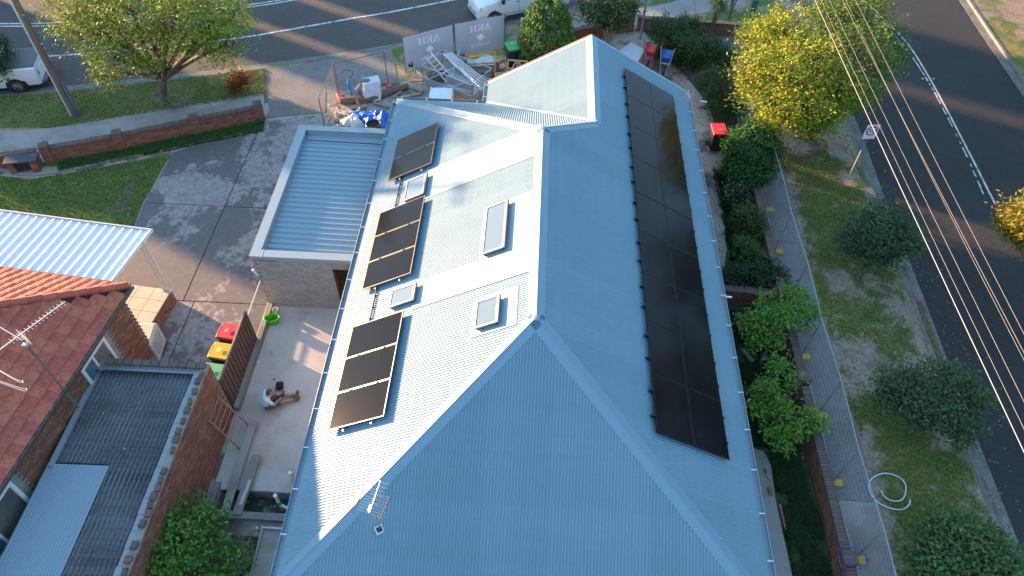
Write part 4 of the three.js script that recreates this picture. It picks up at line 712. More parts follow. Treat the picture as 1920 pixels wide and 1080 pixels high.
{ // things beside the seated person
  const q = G(525, 726), o = thing('gear_bag', 'small black soft bag on the slab beside the seated person', 'bag', [q.x, .02, q.z], R(12)); const g = new RoundedBoxGeometry(.24, .14, .28, 4, .06); { const p = g.attributes.position; for (let i = 0; i < p.count; i++) { const k = 1 + .08 * Math.sin(9 * p.getX(i) + 5 * p.getZ(i)); p.setXYZ(i, p.getX(i) * k, p.getY(i) * k, p.getZ(i)); } g.computeVertexNormals(); } obj('pouch', T(g, 0, .07, 0), mat([.012, .012, .014], .8), o); obj('strap', tube([V(-.08, .13, .1), V(-.13, .02, .18), V(-.1, .01, .22)], .01), blackP, o);
  for (const [u, v, t, l] of [[523.5, 732, .3, 'dark battery lying upright to the bag below it'], [531, 735, 1.45, 'dark battery lying crosswise with a pale label']]) { const p = G(u, v), b = thing('drone_battery', l, 'battery', [p.x, .02, p.z], t); obj('case', RB(.06, .04, .1, .008, 0, .02, 0), mat([.05, .052, .058], .45), b); obj('label', B(.035, .003, .05, 0, .041, .005), mat([.28, .28, .29], .6), b); }
  const s = G(514.5, 712), c = thing('lens_cap', 'tiny black cap lying beyond the black bag', 'cap', [s.x, .02, s.z]); obj('cap', [RB(.06, .03, .045, .01, 0, .015, 0), C(.018, .02, .012, 0, .034, 0)], blackP, c);
  const n = G(483, 679), pa = thing('paper_scrap', 'small white paper scrap on the slab near the brown fence', 'paper', [n.x, .026, n.z], .1); obj('sheet', (() => { const g = new THREE.PlaneGeometry(.17, .07, 6, 3); g.rotateX(-Math.PI / 2); const p = g.attributes.position; for (let i = 0; i < p.count; i++) p.setY(i, .012 * Math.abs(Math.sin(p.getX(i) * 20))); g.computeVertexNormals(); return g; })(), mat([.75, .75, .75], .8), pa);
  const w = G(511, 665), wr = thing('red_strap', 'thin red strap curled on the courtyard slab', 'strap'); obj('strap', tube([V(w.x - .05, .03, w.z - .12), V(w.x - .03, .035, w.z), V(w.x + .04, .03, w.z + .1)], .008), mat([.45, .05, .05], .7), wr);
}
// ---------- temporary mesh fences ----------
function meshPanel(label, a, b, h, { frame = galv, foot, banner, lean = 0, rail = frame, group = 'temporary mesh fence panels', fineM = .09, wire = .0022 } = {}) {
  const d = V(b[0] - a[0], 0, b[1] - a[1]), L = d.length(), o = thing('mesh_fence_panel', label, 'mesh fence', [a[0], .03, a[1]], Math.atan2(-d.z, d.x), group);
  obj('post', bar(V(0, 0, 0), V(0, h, lean), .02, 8), frame, o); obj('post', bar(V(L - .03, 0, 0), V(L - .03, h, lean), .02, 8), frame, o);
  obj('top_rail', bar(V(0, h, lean), V(L - .03, h, lean), .014, 8), rail, o); obj('bottom_rail', bar(V(0, .12, 0), V(L - .03, .12, 0), .016, 8), frame, o);
  const g = [], at = (x, y) => V(x, y, lean * y / h); for (let x = fineM; x < L - .05; x += fineM) g.push(bar(at(x, .12), at(x, h), wire, 3)); for (let y = .3; y < h; y += fineM * 2.2) g.push(bar(at(0, y), at(L - .03, y), wire, 3));
  const w = obj('wire_mesh', g, galv, o); w.userData.kind = 'stuff';
  if (foot) for (const x of [0, L - .03]) { if (x && foot.one) continue; obj('foot_block', [RB(.22, .13, .58, .03, x, .045, 0), C(.03, .03, .1, x, .13, 0)], foot.m, o); }
  if (banner) { const pl = new THREE.PlaneGeometry(L - .08, h - .25, 12, 8); { const p = pl.attributes.position; for (let i = 0; i < p.count; i++) p.setZ(i, .015 * Math.sin(p.getX(i) * 4 + p.getY(i) * 3) - .03); pl.computeVertexNormals(); } pl.userData.ownUV = true; obj('banner', T(pl, L / 2, h / 2 + .1, -.01), banner, o); }
  return o;
}
{
  const cv = document.createElement('canvas'); cv.width = 1024; cv.height = 768; const c = cv.getContext('2d');
  c.fillStyle = '#b6c2cf'; c.fillRect(0, 0, 1024, 768);
  for (let i = 0; i < 5000; i++) { c.fillStyle = `rgba(${150 + rnd() * 40},${160 + rnd() * 40},${175 + rnd() * 40},.25)`; c.fillRect(rnd() * 1024, rnd() * 768, 3 + rnd() * 9, 2 + rnd() * 4); }
  c.fillStyle = '#f6f8fa'; c.textAlign = 'center'; c.font = '210px serif'; c.fillText('AKH', 500, 270);
  c.save(); c.translate(500, 410); c.rotate(Math.PI / 4); c.fillRect(-62, -62, 124, 124); c.restore(); c.font = '110px sans-serif'; c.fillText('Building', 500, 620);
  const bt = new THREE.CanvasTexture(cv); bt.colorSpace = THREE.SRGBColorSpace;
  const banner = mat([1, 1, 1], .75, { map: bt, opacity: .93, transparent: true });
  const dk = mat([.10, .105, .11], .5, { metalness: .4 }), rust = mat([.14, .07, .06], .7), pink = { m: mat([.55, .09, .13], .6) };
  meshPanel('mesh fence panel with grey banner behind the trailer ladder', [-1.75, -32.2].map((v, i) => [-4.02, -31.25][i]), [-6.2, -29.9], 1.95, { frame: dk, banner, lean: 0 });
  meshPanel('mesh fence panel with grey banner behind the timber crate', [-1.68, -32.3], [-3.98, -31.27], 1.95, { frame: dk, banner });
  meshPanel('bare mesh fence panel beside the round conifer', [-1.6, -32.35], [.55, -33.2], 1.95, { frame: dk });
  meshPanel('rust framed mesh fence panel on pink feet across the driveway mouth', [-8.88, -27.85], [-6.85, -29.0], 1.75, { frame: rust, foot: pink, wire: .0016 });
  meshPanel('rust framed mesh fence panel running from the pink foot to the garage', [-8.9, -27.7], [-9.0, -25.3], 1.75, { frame: rust, wire: .0016 });
  const an = thing('site_notice', 'small white notice fixed to the bare mesh fence', 'notice', [-.75, 1.5, -32.62], R(-22)); obj('board', RB(.36, .26, .012, .004, 0, 0, 0), mat([.72, .75, .76], .6), an); obj('cable_tie', [B(.01, .03, .03, -.15, .1, -.01), B(.01, .03, .03, .15, .1, -.01)], blackP, an);
  const yel = { m: mat([.6, .33, .02], .6), one: true }, zs = [-24.0, -21.7, -19.4, -17.0, -14.6, -12.35, -10.1, -7.85, -5.6];
  const near = ['beyond the yellow foot by the bushes', 'beside the small leafy bushes', 'beside the pale path joint', 'opposite the brick cross wall', 'beside the lime leaved shrub', 'beside the middle brick pier', 'opposite the coiled hose', 'tied with purple rope to the pier'];
  for (let i = 0; i < 8; i++) meshPanel(`galvanised mesh fence panel on the footpath ${near[i]}`, [9.2 + .06 * (i % 2), zs[i]], [9.2 + .06 * ((i + 1) % 2), zs[i + 1]], 2.0, { foot: yel, lean: -.06, group: 'mesh fence along the side footpath', wire: .0032, rail: mat([.34, .345, .35], .5) });
  const ry = G(1617, 1040, 1.0), rp = thing('purple_rope', 'purple rope tying the mesh fence to the brick pier', 'rope'); const x0 = 8.76, z0 = -7.55; obj('loop', tube([V(x0 - .24, .95, z0 - .24), V(x0 + .24, .97, z0 - .26), V(x0 + .5, .9, z0 + .0), V(x0 + .24, .93, z0 + .24), V(x0 - .24, .92, z0 + .22), V(x0 - .25, .95, z0 - .22)], .012, 6, 40), mat([.14, .05, .25], .7), rp); obj('knot', S(.05, x0 + .5, .9, z0, 1, .8, 1.2), mat([.14, .05, .25], .7), rp);
}
{ // 50 sign
  const cv = document.createElement('canvas'); cv.width = 384; cv.height = 512; const c = cv.getContext('2d'); c.fillStyle = '#e9e9e6'; c.fillRect(0, 0, 384, 512);
  c.lineWidth = 44; c.strokeStyle = '#b3242a'; c.beginPath(); c.arc(192, 215, 148, 0, 7); c.stroke(); c.fillStyle = '#15171a'; c.font = 'bold 180px sans-serif'; c.textAlign = 'center'; c.fillText('50', 192, 280);
  const t = new THREE.CanvasTexture(cv); t.colorSpace = THREE.SRGBColorSpace;
  const o = thing('speed_sign', 'white 50 speed sign with red ring on a steel post', 'road sign', [13.05, 0, -23.88], R(6)); obj('post', C(.03, .03, 2.75, 0, 1.37, 0, 12), galv, o);
  obj('plate', RB(.52, .68, .012, .005, 0, 2.42, .04), mat([.45, .46, .47], .4, { metalness: .5 }), o); const f = new THREE.PlaneGeometry(.51, .67); f.userData.ownUV = true; obj('face', T(f, 0, 2.42, .05), mat([1, 1, 1], .5, { map: t }), o); obj('bracket', [B(.1, .04, .05, 0, 2.2, .02), B(.1, .04, .05, 0, 2.6, .02)], galv, o);
}
{ // coil of hose, loose things on the side path
  const pts = [[1262, 505], [1285, 540], [1330, 570], [1385, 577], [1420, 550], [1433, 510], [1425, 460], [1390, 415], [1330, 392], [1270, 393], [1215, 415], [1185, 455], [1185, 505], [1215, 555], [1270, 600], [1330, 627], [1390, 633], [1435, 620], [1458, 590], [1462, 565]].map(([a, b], i) => { const p = G(1300 + a / 3.6, 780 + b / 3.6, .04); p.y = .045 + .03 * (i % 3 === 0); return p; });
  const o = thing('coiled_pipe', 'loosely coiled white flexible pipe lying on the grass verge', 'pipe'); obj('pipe', tube(pts, .021, 8, 120), mat([.6, .64, .66], .45), o);
  const b = G(1444.5, 921, .13), br = thing('hollow_brick', 'single red brick with holes lying on the side path', 'brick', [b.x, .1, b.z], R(95)); obj('brick', RB(.23, .076, .11, .004, 0, .038, 0), brickMats[3], br); for (let i = 0; i < 5; i++) for (const s of [-1, 1]) obj('core_hole', C(.013, .013, .006, -.08 + i * .04, .077, s * .027, 10), darkM, br);
  const w = G(1436, 885, .12), ir = thing('wire_hook', 'bent rusty wire hook lying on the side path', 'wire'); obj('wire', tube([V(w.x - .04, .115, w.z - .12), V(w.x - .05, .115, w.z), V(w.x + .02, .12, w.z + .02), V(w.x, .115, w.z - .1), V(w.x - .02, .115, w.z + .1), V(w.x + .09, .115, w.z + .3)], .009), mat([.12, .08, .07], .8), ir);
  const a = G(1464, 945, .12), pk = thing('pink_board', 'narrow weathered pink board leaning on the side path edge', 'board'); obj('board', beam(V(7.52, .06, a.z), V(7.55, .06, a.z + .75), .06, .14), mat([.38, .12, .13], .8), pk);
  const s0 = G(1396, 772, .7), sp = thing('garden_spade', 'spade with pale D shaped handle leaning by the shaded eave', 'spade', [s0.x - .1, 0, s0.z]); obj('shaft', bar(V(-.25, .1, .1), V(.1, 1.1, -.1), .017, 8), TIM[0], sp); obj('grip', T(new THREE.TorusGeometry(.06, .014, 8, 16), .13, 1.17, -.115, .5), mat([.65, .66, .66], .5), sp); obj('blade', B(.17, .28, .012, -.27, .14, .11, .3, .1, -.25), galv, sp);
  const l0 = thing('cut_log', 'pale cut branch lying under the lime leaved shrub', 'log'); const la = G(1393, 655, .15), lb = G(1411, 678, .15); obj('bark', bar(la.setY(.12), lb.setY(.14), .08, 12, .07), tmat(tex(128, .5, (u, v) => mul([.2, .18, .16], .6 + .8 * fbm(u, v, 6, 4, 561))), .95), l0);
  const sb = G(1361, 535, .3), st = thing('tree_stump', 'cut tree stump with pale tops beside the gutter', 'stump', [sb.x + .1, 0, sb.z]); obj('trunk', C(.09, .11, .5, 0, .25, 0, 12), tmat(tex(128, .5, (u, v) => mul([.14, .11, .08], .6 + .8 * fbm(u, v, 6, 4, 563))), .95), st); obj('cut_face', C(.085, .085, .012, 0, .506, 0, 14), mat([.52, .42, .28], .8), st); obj('side_stub', bar(V(.03, .1, .05), V(.1, .34, .16), .05, 10), mat([.35, .28, .2], .85), st);
}
// ---------- building site ----------
{
  const c = V(-3.6, 0, -28.62), t = thing('cage_trailer', 'galvanised cage trailer loaded with ladders and tubes', 'trailer', [c.x, 0, c.z], R(-29.5)), L = 2.7, W = 1.55;
  obj('deck', [B(L, .04, W, 0, .55, 0), B(L, .28, .03, 0, .7, W / 2), B(L, .28, .03, 0, .7, -W / 2), B(.03, .28, W, L / 2, .7, 0)], galv, t); obj('chassis', [B(L, .08, .06, 0, .47, .4), B(L, .08, .06, 0, .47, -.4)], galv, t);
  obj('drawbar', [beam(V(-L / 2, .47, .45), V(-L / 2 - 1.25, .47, 0), .07, .08), beam(V(-L / 2, .47, -.45), V(-L / 2 - 1.25, .47, 0), .07, .08)], galv, t); obj('coupling', [RB(.28, .09, .1, .02, -L / 2 - 1.36, .5, 0), C(.03, .03, .18, -L / 2 - 1.2, .62, 0)], darkM, t); obj('jockey_wheel', [bar(V(-L / 2 - .95, .15, .16), V(-L / 2 - .95, .85, .16), .028, 10), C(.1, .1, .05, -L / 2 - .95, .1, .16, 14, 0, Math.PI / 2)], galv, t);
  for (const s of [-1, 1]) { const w = obj('wheel', C(.31, .31, .19, -.1, .31, s * (W / 2 + .14), 22, 0, Math.PI / 2), blackP, t); obj('rim', C(.18, .18, .2, -.1, .31, s * (W / 2 + .145), 16, 0, Math.PI / 2), mat([.6, .6, .6], .4), w); obj('mudguard', [B(.8, .02, .24, -.1, .66, s * (W / 2 + .14)), B(.02, .14, .24, -.5, .6, s * (W / 2 + .14)), B(.02, .14, .24, .3, .6, s * (W / 2 + .14))], galv, t); }
  const cage = (n, a, b) => { const g = []; for (let i = 1; i < 14; i++) g.push(bar(a.clone().lerp(b, i / 14), a.clone().lerp(b, i / 14).setY(1.38), .004, 4)); for (let y = .92; y < 1.38; y += .09) g.push(bar(a.clone().setY(y), b.clone().setY(y), .004, 4)); obj('cage_mesh', g, galv, t).userData.kind = 'stuff'; obj('cage_rail', [bar(a.clone().setY(1.4), b.clone().setY(1.4), .022, 8), bar(a, a.clone().setY(1.4), .02, 8), bar(b, b.clone().setY(1.4), .02, 8), bar(a.clone().lerp(b, .5), a.clone().lerp(b, .5).setY(1.4), .016, 8)], galv, t); };
  const y = .84, k = [V(-L / 2, y, -W / 2), V(L / 2, y, -W / 2), V(L / 2, y, W / 2), V(-L / 2, y, W / 2)]; for (let i = 0; i < 4; i++) cage(i, k[i], k[(i + 1) % 4]);
  const Wd = (u, v, yy) => G(u, v, yy), alu2 = mat([.62, .65, .68], .35, { metalness: .6 });
  const la = thing('aluminium_ladder', 'short aluminium ladder sticking out of the cage trailer', 'ladder'), a0 = Wd(797, 107, 1.75), a1 = Wd(838, 155, 1.0), b0 = Wd(808, 99, 1.75), b1 = Wd(848, 145, 1.0); obj('stile', beam(a0, a1, .03, .07), alu2, la); obj('stile', beam(b0, b1, .03, .07), alu2, la); for (let i = 0; i < 6; i++) obj('rung', bar(a0.clone().lerp(a1, .1 + i * .16), b0.clone().lerp(b1, .1 + i * .16), .014, 8), alu2, la);
  const names = ['topmost', 'second', 'third', 'fourth', 'lowest'];
  for (let i = 0; i < 5; i++) { const p = Wd(831 + i * 3.2, 101 - i * .8, 1.72 - i * .03), q = Wd(904 + i * 4, 170 - i * 3, .98 - i * .04), o = thing('aluminium_tube', `long aluminium tube in the trailer bundle, ${names[i]} of five`, 'tube', [0, 0, 0], 0, 'tubes on the cage trailer'); obj('tube', bar(p, q, .03, 10), alu2, o); obj('end_cap', S(.034, p.x, p.y, p.z), i % 2 ? mat([.1, .15, .35], .5) : mat([.35, .08, .1], .5), o); }
  const sh = thing('steel_sheet', 'grey steel sheet standing inside the cage trailer', 'sheet'); { const p = Wd(835, 148, .95), q = Wd(888, 165, .8); obj('sheet', beam(p, q, .02, .4), mat([.3, .33, .35], .5), sh); }
  const bs = thing('black_sack', 'crumpled black sack under the trailer ladder', 'sack', [-4.5, .6, -28.8]); { const g = new THREE.IcosahedronGeometry(.3, 3), p = g.attributes.position; for (let i = 0; i < p.count; i++) { const v = V().fromBufferAttribute(p, i), f = 1 + .25 * Math.sin(v.x * 17 + v.y * 9) * Math.sin(v.z * 15); p.setXYZ(i, v.x * f * 1.3, v.y * f * .7, v.z * f); } g.computeVertexNormals(); obj('sack', T(g, 0, .18, 0), mat([.02, .022, .03], .5), bs); obj('neck', C(.05, .09, .14, .1, .4, 0, 8), mat([.02, .022, .03], .5), bs); }
}
{ // ribbed white tank
  const o = thing('plastic_tank', 'white ribbed plastic tank with yellow side before the cage trailer', 'tank', [-4.15, 0, -27.0], R(2)), wm = mat([.66, .70, .73], .45);
  const g = new THREE.BoxGeometry(1.05, .95, 1.0, 24, 6, 24), p = g.attributes.position; for (let i = 0; i < p.count; i++) { const x = p.getX(i), y = p.getY(i), z = p.getZ(i); if (y > .47) p.setY(i, y + .035 * (Math.sin(z * 19) > .2 ? 1 : 0) - .05 * Math.pow(Math.abs(x) / .525, 6)); const sh = 1 - .06 * Math.pow((y + .475) / .95, 2); p.setX(i, p.getX(i) * sh); p.setZ(i, p.getZ(i) * sh); } g.computeVertexNormals();
  obj('shell', T(g, 0, .6, 0), wm, o); obj('side_board', B(.03, .8, .9, .53, .55, 0), mat([.55, .45, .06], .6), o); obj('skid', [B(1.0, .12, .1, 0, .06, .4), B(1.0, .12, .1, 0, .06, -.4)], blackP, o); for (const [x, z] of [[-.45, .42], [.45, .42], [-.45, -.42], [.45, -.42]]) obj('corner_lug', C(.04, .05, .04, x, 1.08, z, 10), wm, o);
}
{ // crates, pallet, ply
  const o = thing('timber_crate', 'open pale timber crate with clear wrap behind the trailer', 'crate', [-2.65, 0, -30.25], R(10));
  for (let i = 0; i < 5; i++) obj('slat', B(1.3, .02, .13, 0, .38, -.36 + i * .18), TIM[0], o); for (const [x, z] of [[-.62, -.4], [.62, -.4], [-.62, .4], [.62, .4]]) obj('corner_post', B(.07, .85, .07, x, .5, z), TIM[2], o); for (const z of [-.4, .4]) obj('rail', B(1.3, .09, .03, 0, .86, z * 1.1), TIM[2], o); for (const x of [-.62, .62]) obj('rail', B(.03, .09, .8, x * 1.07, .86, 0), TIM[2], o);
  obj('wrap', (() => { const g = new THREE.PlaneGeometry(1.24, .78, 20, 12); g.rotateX(-Math.PI / 2); const p = g.attributes.position; for (let i = 0; i < p.count; i++) p.setY(i, .03 * Math.sin(p.getX(i) * 11 + p.getZ(i) * 7) * Math.sin(p.getZ(i) * 9)); g.computeVertexNormals(); return T(g, 0, .74, .02); })(), mat([.55, .53, .52], .35), o); obj('yellow_sheet', B(.5, .03, .2, -.3, .8, -.3, .2), mat([.6, .36, .03], .6), o);
  const pl = thing('braced_panel', 'diagonal braced timber frame leaning beside the green bin', 'timber frame', [-.95, 0, -30.0], R(-4)); const q = new THREE.Group(); const y = (t) => .25 + t * .6, zz = (t) => .25 - t * .45;
  for (const t of [0, .5, 1]) obj('slat', B(.95, .08, .03, 0, y(t), zz(t), 0, -.6), TIM[2], pl); for (const x of [-.44, 0, .44]) obj('stile', beam(V(x, y(-.1), zz(-.1) + .03), V(x, y(1.08), zz(1.08) + .03), .08, .03), TIM[0], pl); for (const s of [-1, 1]) obj('brace', beam(V(s * .42, y(0), zz(0) + .06), V(s * .06, y(1), zz(1) + .06), .07, .03), TIM[2], pl);
  const py = thing('plywood_sheet', 'brown plywood sheet leaning under the timber frame', 'plywood', [-1.45, 0, -29.5], R(12)); obj('board', B(1.0, .02, .8, 0, .28, 0, 0, .45), TIM[0], py); obj('batten', B(.06, .05, .82, .2, .33, .0, .3, .45), TIM[2], py);
  const py2 = thing('plywood_sheet', 'pale plywood sheet lying flat behind the cage trailer', 'plywood', [-2.6, 0, -29.3], R(-20)); obj('board', B(1.1, .018, .8, 0, .18, 0, 0, .06), TIM[0], py2); obj('bearer', [B(.08, .16, .8, -.4, .08, 0), B(.08, .16, .8, .4, .08, 0)], TIM[1], py2);
}
{ // log, bag, blue chair, cross stand, tarp, barrel, rubble
  const bark = tmat(tex(256, .8, (u, v) => mul([.17, .11, .07], .5 + fbm(u, v * .2, 30, 4, 571))), .95), lg = thing('fallen_log', 'long brown log lying across the sandy site behind the fence feet', 'log'), P = [[640, 190], [672, 187], [700, 184], [730, 172], [765, 162]].map(([u, v]) => G(u, v, .15).setY(.16)); obj('trunk', tube(P, .15, 12, 24), bark, lg); obj('cut_end', C(.14, .14, .02, 0, 0, 0, 14, 0, 0, Math.PI / 2).applyMatrix4(new THREE.Matrix4().setPosition(P[0].x - .01, .16, P[0].z)), mat([.42, .3, .17], .85), lg);
  const bb = thing('bulk_bag', 'slumped white woven bulk bag leaning on the log', 'bulk bag', [-7.45, 0, -28.1], R(20)); { const g = new THREE.BoxGeometry(.75, .8, .7, 12, 12, 12), p = g.attributes.position; for (let i = 0; i < p.count; i++) { const v = V().fromBufferAttribute(p, i), k = 1 - .1 * v.y + .05 * Math.sin(v.y * 14 + v.x * 9) + .04 * Math.sin(v.z * 16); p.setXYZ(i, v.x * k + .12 * v.y, v.y, v.z * k - .15 * v.y); } g.computeVertexNormals(); obj('bag', T(g, 0, .42, 0, 0, -.15), mat([.56, .57, .60], .85), bb); obj('lifting_loop', tube([V(-.3, .8, -.3), V(-.33, 1.0, -.25), V(-.2, .85, -.2)], .02), mat([.5, .5, .52], .85), bb); obj('opening', C(.2, .2, .02, -.2, .83, -.15, 14, 0, -.3), mat([.2, .17, .13], .9), bb); }
  const ch = thing('blue_chair', 'small blue plastic chair standing by the log', 'chair', [-8.22, 0, -28.0], R(100)), bl = mat([.03, .2, .42], .5); obj('seat', RB(.42, .05, .42, .02, 0, .4, 0), bl, ch); obj('backrest', RB(.42, .45, .04, .02, 0, .64, -.2, 0, -.15), bl, ch); for (const [x, z] of [[-.18, -.18], [.18, -.18], [-.18, .18], [.18, .18]]) obj('leg', bar(V(x * 1.1, 0, z * 1.1), V(x, .4, z), .022, 8), bl, ch);
  const tr = thing('timber_trestle', 'small brown timber trestle with cross foot beside the bulk bag', 'trestle', [-7.95, 0, -27.25]); obj('upright', B(.09, .95, .09, 0, .48, 0), TIM[0], tr); obj('cross_foot', [B(.5, .08, .1, 0, .05, 0), B(.1, .08, .5, 0, .06, 0)], TIM[0], tr); obj('arm', beam(V(0, .9, 0), V(.1, .85, -.55), .08, .08), TIM[0], tr);
  const tm = mat([.015, .12, .5], .5);
  function mound(name, label, cat, cx, cz, rx, rz, h, m, seed, amp = .1) { const o = thing(name, label, cat, [cx, 0, cz]), g = new THREE.CircleGeometry(1, 48, 0, 7), P = [], I = [], nr = 16, na = 44; for (let i = 0; i <= nr; i++) for (let j = 0; j < na; j++) { const t = i / nr, a = j / na * 6.2832, wob = 1 + .16 * Math.sin(3 * a + seed) + .1 * Math.sin(7 * a + seed * 2); const x = Math.cos(a) * t * rx * wob, z = Math.sin(a) * t * rz * wob; const n = vn((x + 9) * 3.2, (z + 9) * 3.2, 64, seed) - .5 + .8 * (Math.abs(vn((x + 9) * 5, (z + 9) * 5, 128, seed + 1) - .5) - .2); P.push(x, h * Math.pow(1 - t * t, .8) + amp * n * (1 - t * .5) * 2 + .03 * (1 - t), z); } for (let i = 0; i < nr; i++) for (let j = 0; j < na; j++) { const a = i * na + j, b = i * na + (j + 1) % na, c = a + na, d = b + na; I.push(a, b, c, b, d, c); } const q = new THREE.BufferGeometry(); q.setAttribute('position', new THREE.Float32BufferAttribute(P, 3)); q.setIndex(I); q.computeVertexNormals(); obj(cat === 'tarpaulin' ? 'sheet' : 'surface', q, m, o); return o; }
  mound('blue_tarpaulin', 'large crumpled blue tarpaulin over a heap beside the garage', 'tarpaulin', -6.95, -26.15, 1.1, .9, .48, tm, 4, .3);
  mound('blue_tarpaulin', 'small crumpled blue tarpaulin scrap on the rubble', 'tarpaulin', -7.95, -26.6, .42, .3, .22, tm, 9, .1);
  mound('white_sheet', 'crumpled white plastic sheet beside the blue tarpaulin', 'plastic sheet', -7.95, -25.95, .62, .55, .45, mat([.6, .56, .48], .6), 12, .1);
  mound('spoil_heap', 'low heap of sandy rubble along the garage wall', 'heap', -8.15, -25.9, .75, 1.0, .22, sand, 15, .1);
  const bp = G(700, 248, .1), ba = thing('black_barrel', 'open black plastic barrel standing before the blue tarpaulin', 'barrel', [-6.78, 0, -25.0]); obj('shell', new THREE.LatheGeometry([[0, .01], [.26, 0], [.29, .3], [.3, .8], [.31, .86], [.3, .87], [.275, .84], [.26, .6], [0, .58]].map(([a, b]) => new THREE.Vector2(a, b)), 28), mat([.03, .034, .045], .5), ba); const rim = new THREE.TorusGeometry(.3, .018, 8, 28); rim.rotateX(Math.PI / 2); obj('rim', T(rim, 0, .86, 0), mat([.05, .055, .07], .45), ba);
  const rb = thing('rubble', 'pile of broken brick and stone pieces at the garage corner', 'rubble'); for (let i = 0; i < 90; i++) { const a = rr(-8.75, -7.2), z = rr(-26.9, -24.7), g = new THREE.DodecahedronGeometry(rr(.04, .13), 0); g.scale(1, rr(.5, .8), rr(.7, 1.4)); obj('stone', T(g, a, .1 + rr(0, .14) * (a < -7.6 ? 1.3 : .4), z, rr(0, 6), rr(0, 6)), [brickMats[i % 5], mat([.36, .34, .31], .95), mat([.5, .42, .34], .95), concrete][i % 4], rb); }
  const ring = thing('cable_loop', 'thin black cable loop lying behind the rust framed fence', 'cable'); const r0 = G(652, 140); obj('cable', tube([V(r0.x - .3, .03, r0.z + .1), V(r0.x - .25, .03, r0.z - .25), V(r0.x + .1, .03, r0.z - .3), V(r0.x + .25, .03, r0.z), V(r0.x + .15, .03, r0.z + .3)], .012), darkM, ring);
}
{ // loose offcuts, poles and cartons round the trailer
  const spot = ['beside the trailer jockey wheel', 'under the trailer drawbar', 'in front of the banner fence', 'between the tank and the crate', 'under the pale plywood sheet', 'beside the green lidded bin', 'beside the leaning plywood sheet', 'at the end of the long log', 'near the small blue tarpaulin scrap', 'beside the white bulk bag'];
  for (const [u, v, l, t, m] of [[772, 178, .9, .4, 0], [782, 168, .7, -.5, 1], [790, 150, 1.1, .1, 2], [858, 128, .9, .7, 0], [868, 140, 1.0, -.3, 2], [935, 118, .8, .9, 1], [925, 140, .9, .2, 0], [745, 176, .6, 1.0, 1], [672, 200, .7, .2, 0], [715, 196, .8, -.3, 1]]) { const p = G(u, v, .1), o = thing('timber_offcut', `rough timber offcut lying ${spot.shift()}`, 'timber', [p.x, 0, p.z], t, 'timber offcuts on the site'); obj('board', RB(l, .06, .14, .006, 0, .09, 0, 0, 0, rr(-.06, .06)), TIM[m], o); obj('batten', B(.06, .05, .3, l * .3, .03, 0), TIM[(m + 1) % 3], o); }
  for (const [u, v, u2, v2, y2, lab] of [[800, 150, 872, 118, 1.35, 'steel pole slanting across the trailer cage towards the crate'], [818, 168, 900, 150, 1.0, 'steel pole lying low across the cage trailer load'], [852, 118, 905, 168, 1.2, 'steel pole lying alongside the aluminium tube bundle'], [846, 150, 862, 92, 1.7, 'steel pole standing up against the banner fence']]) { const a = G(u, v, .95), b = G(u2, v2, y2), o = thing('scaffold_pole', lab, 'pole', [0, 0, 0], 0, 'scaffold poles on the site'); obj('pole', bar(a, b, .024, 10), galv, o); obj('end_cap', S(.028, b.x, b.y, b.z), darkM, o); }
  for (const [u, v, s, t, lab] of [[862, 110, .5, .3, 'opened brown cardboard carton behind the trailer'], [925, 125, .42, -.4, 'small brown cardboard carton beside the braced timber panel']]) { const p = G(u, v, .2), o = thing('cardboard_carton', lab, 'carton', [p.x, 0, p.z], t), cm = mat([.36, .24, .14], .9); obj('carton', [B(s, .02, s, 0, .02, 0), B(s, s * .8, .012, 0, s * .4, s / 2), B(s, s * .8, .012, 0, s * .4, -s / 2), B(.012, s * .8, s, s / 2, s * .4, 0), B(.012, s * .8, s, -s / 2, s * .4, 0)], cm, o); obj('flap', B(s * .5, .01, s, -s * .7, s * .78, 0, 0, 0, .4), cm, o); obj('flap', B(s, .01, s * .45, 0, s * .76, s * .68, 0, .5), cm, o); }
}
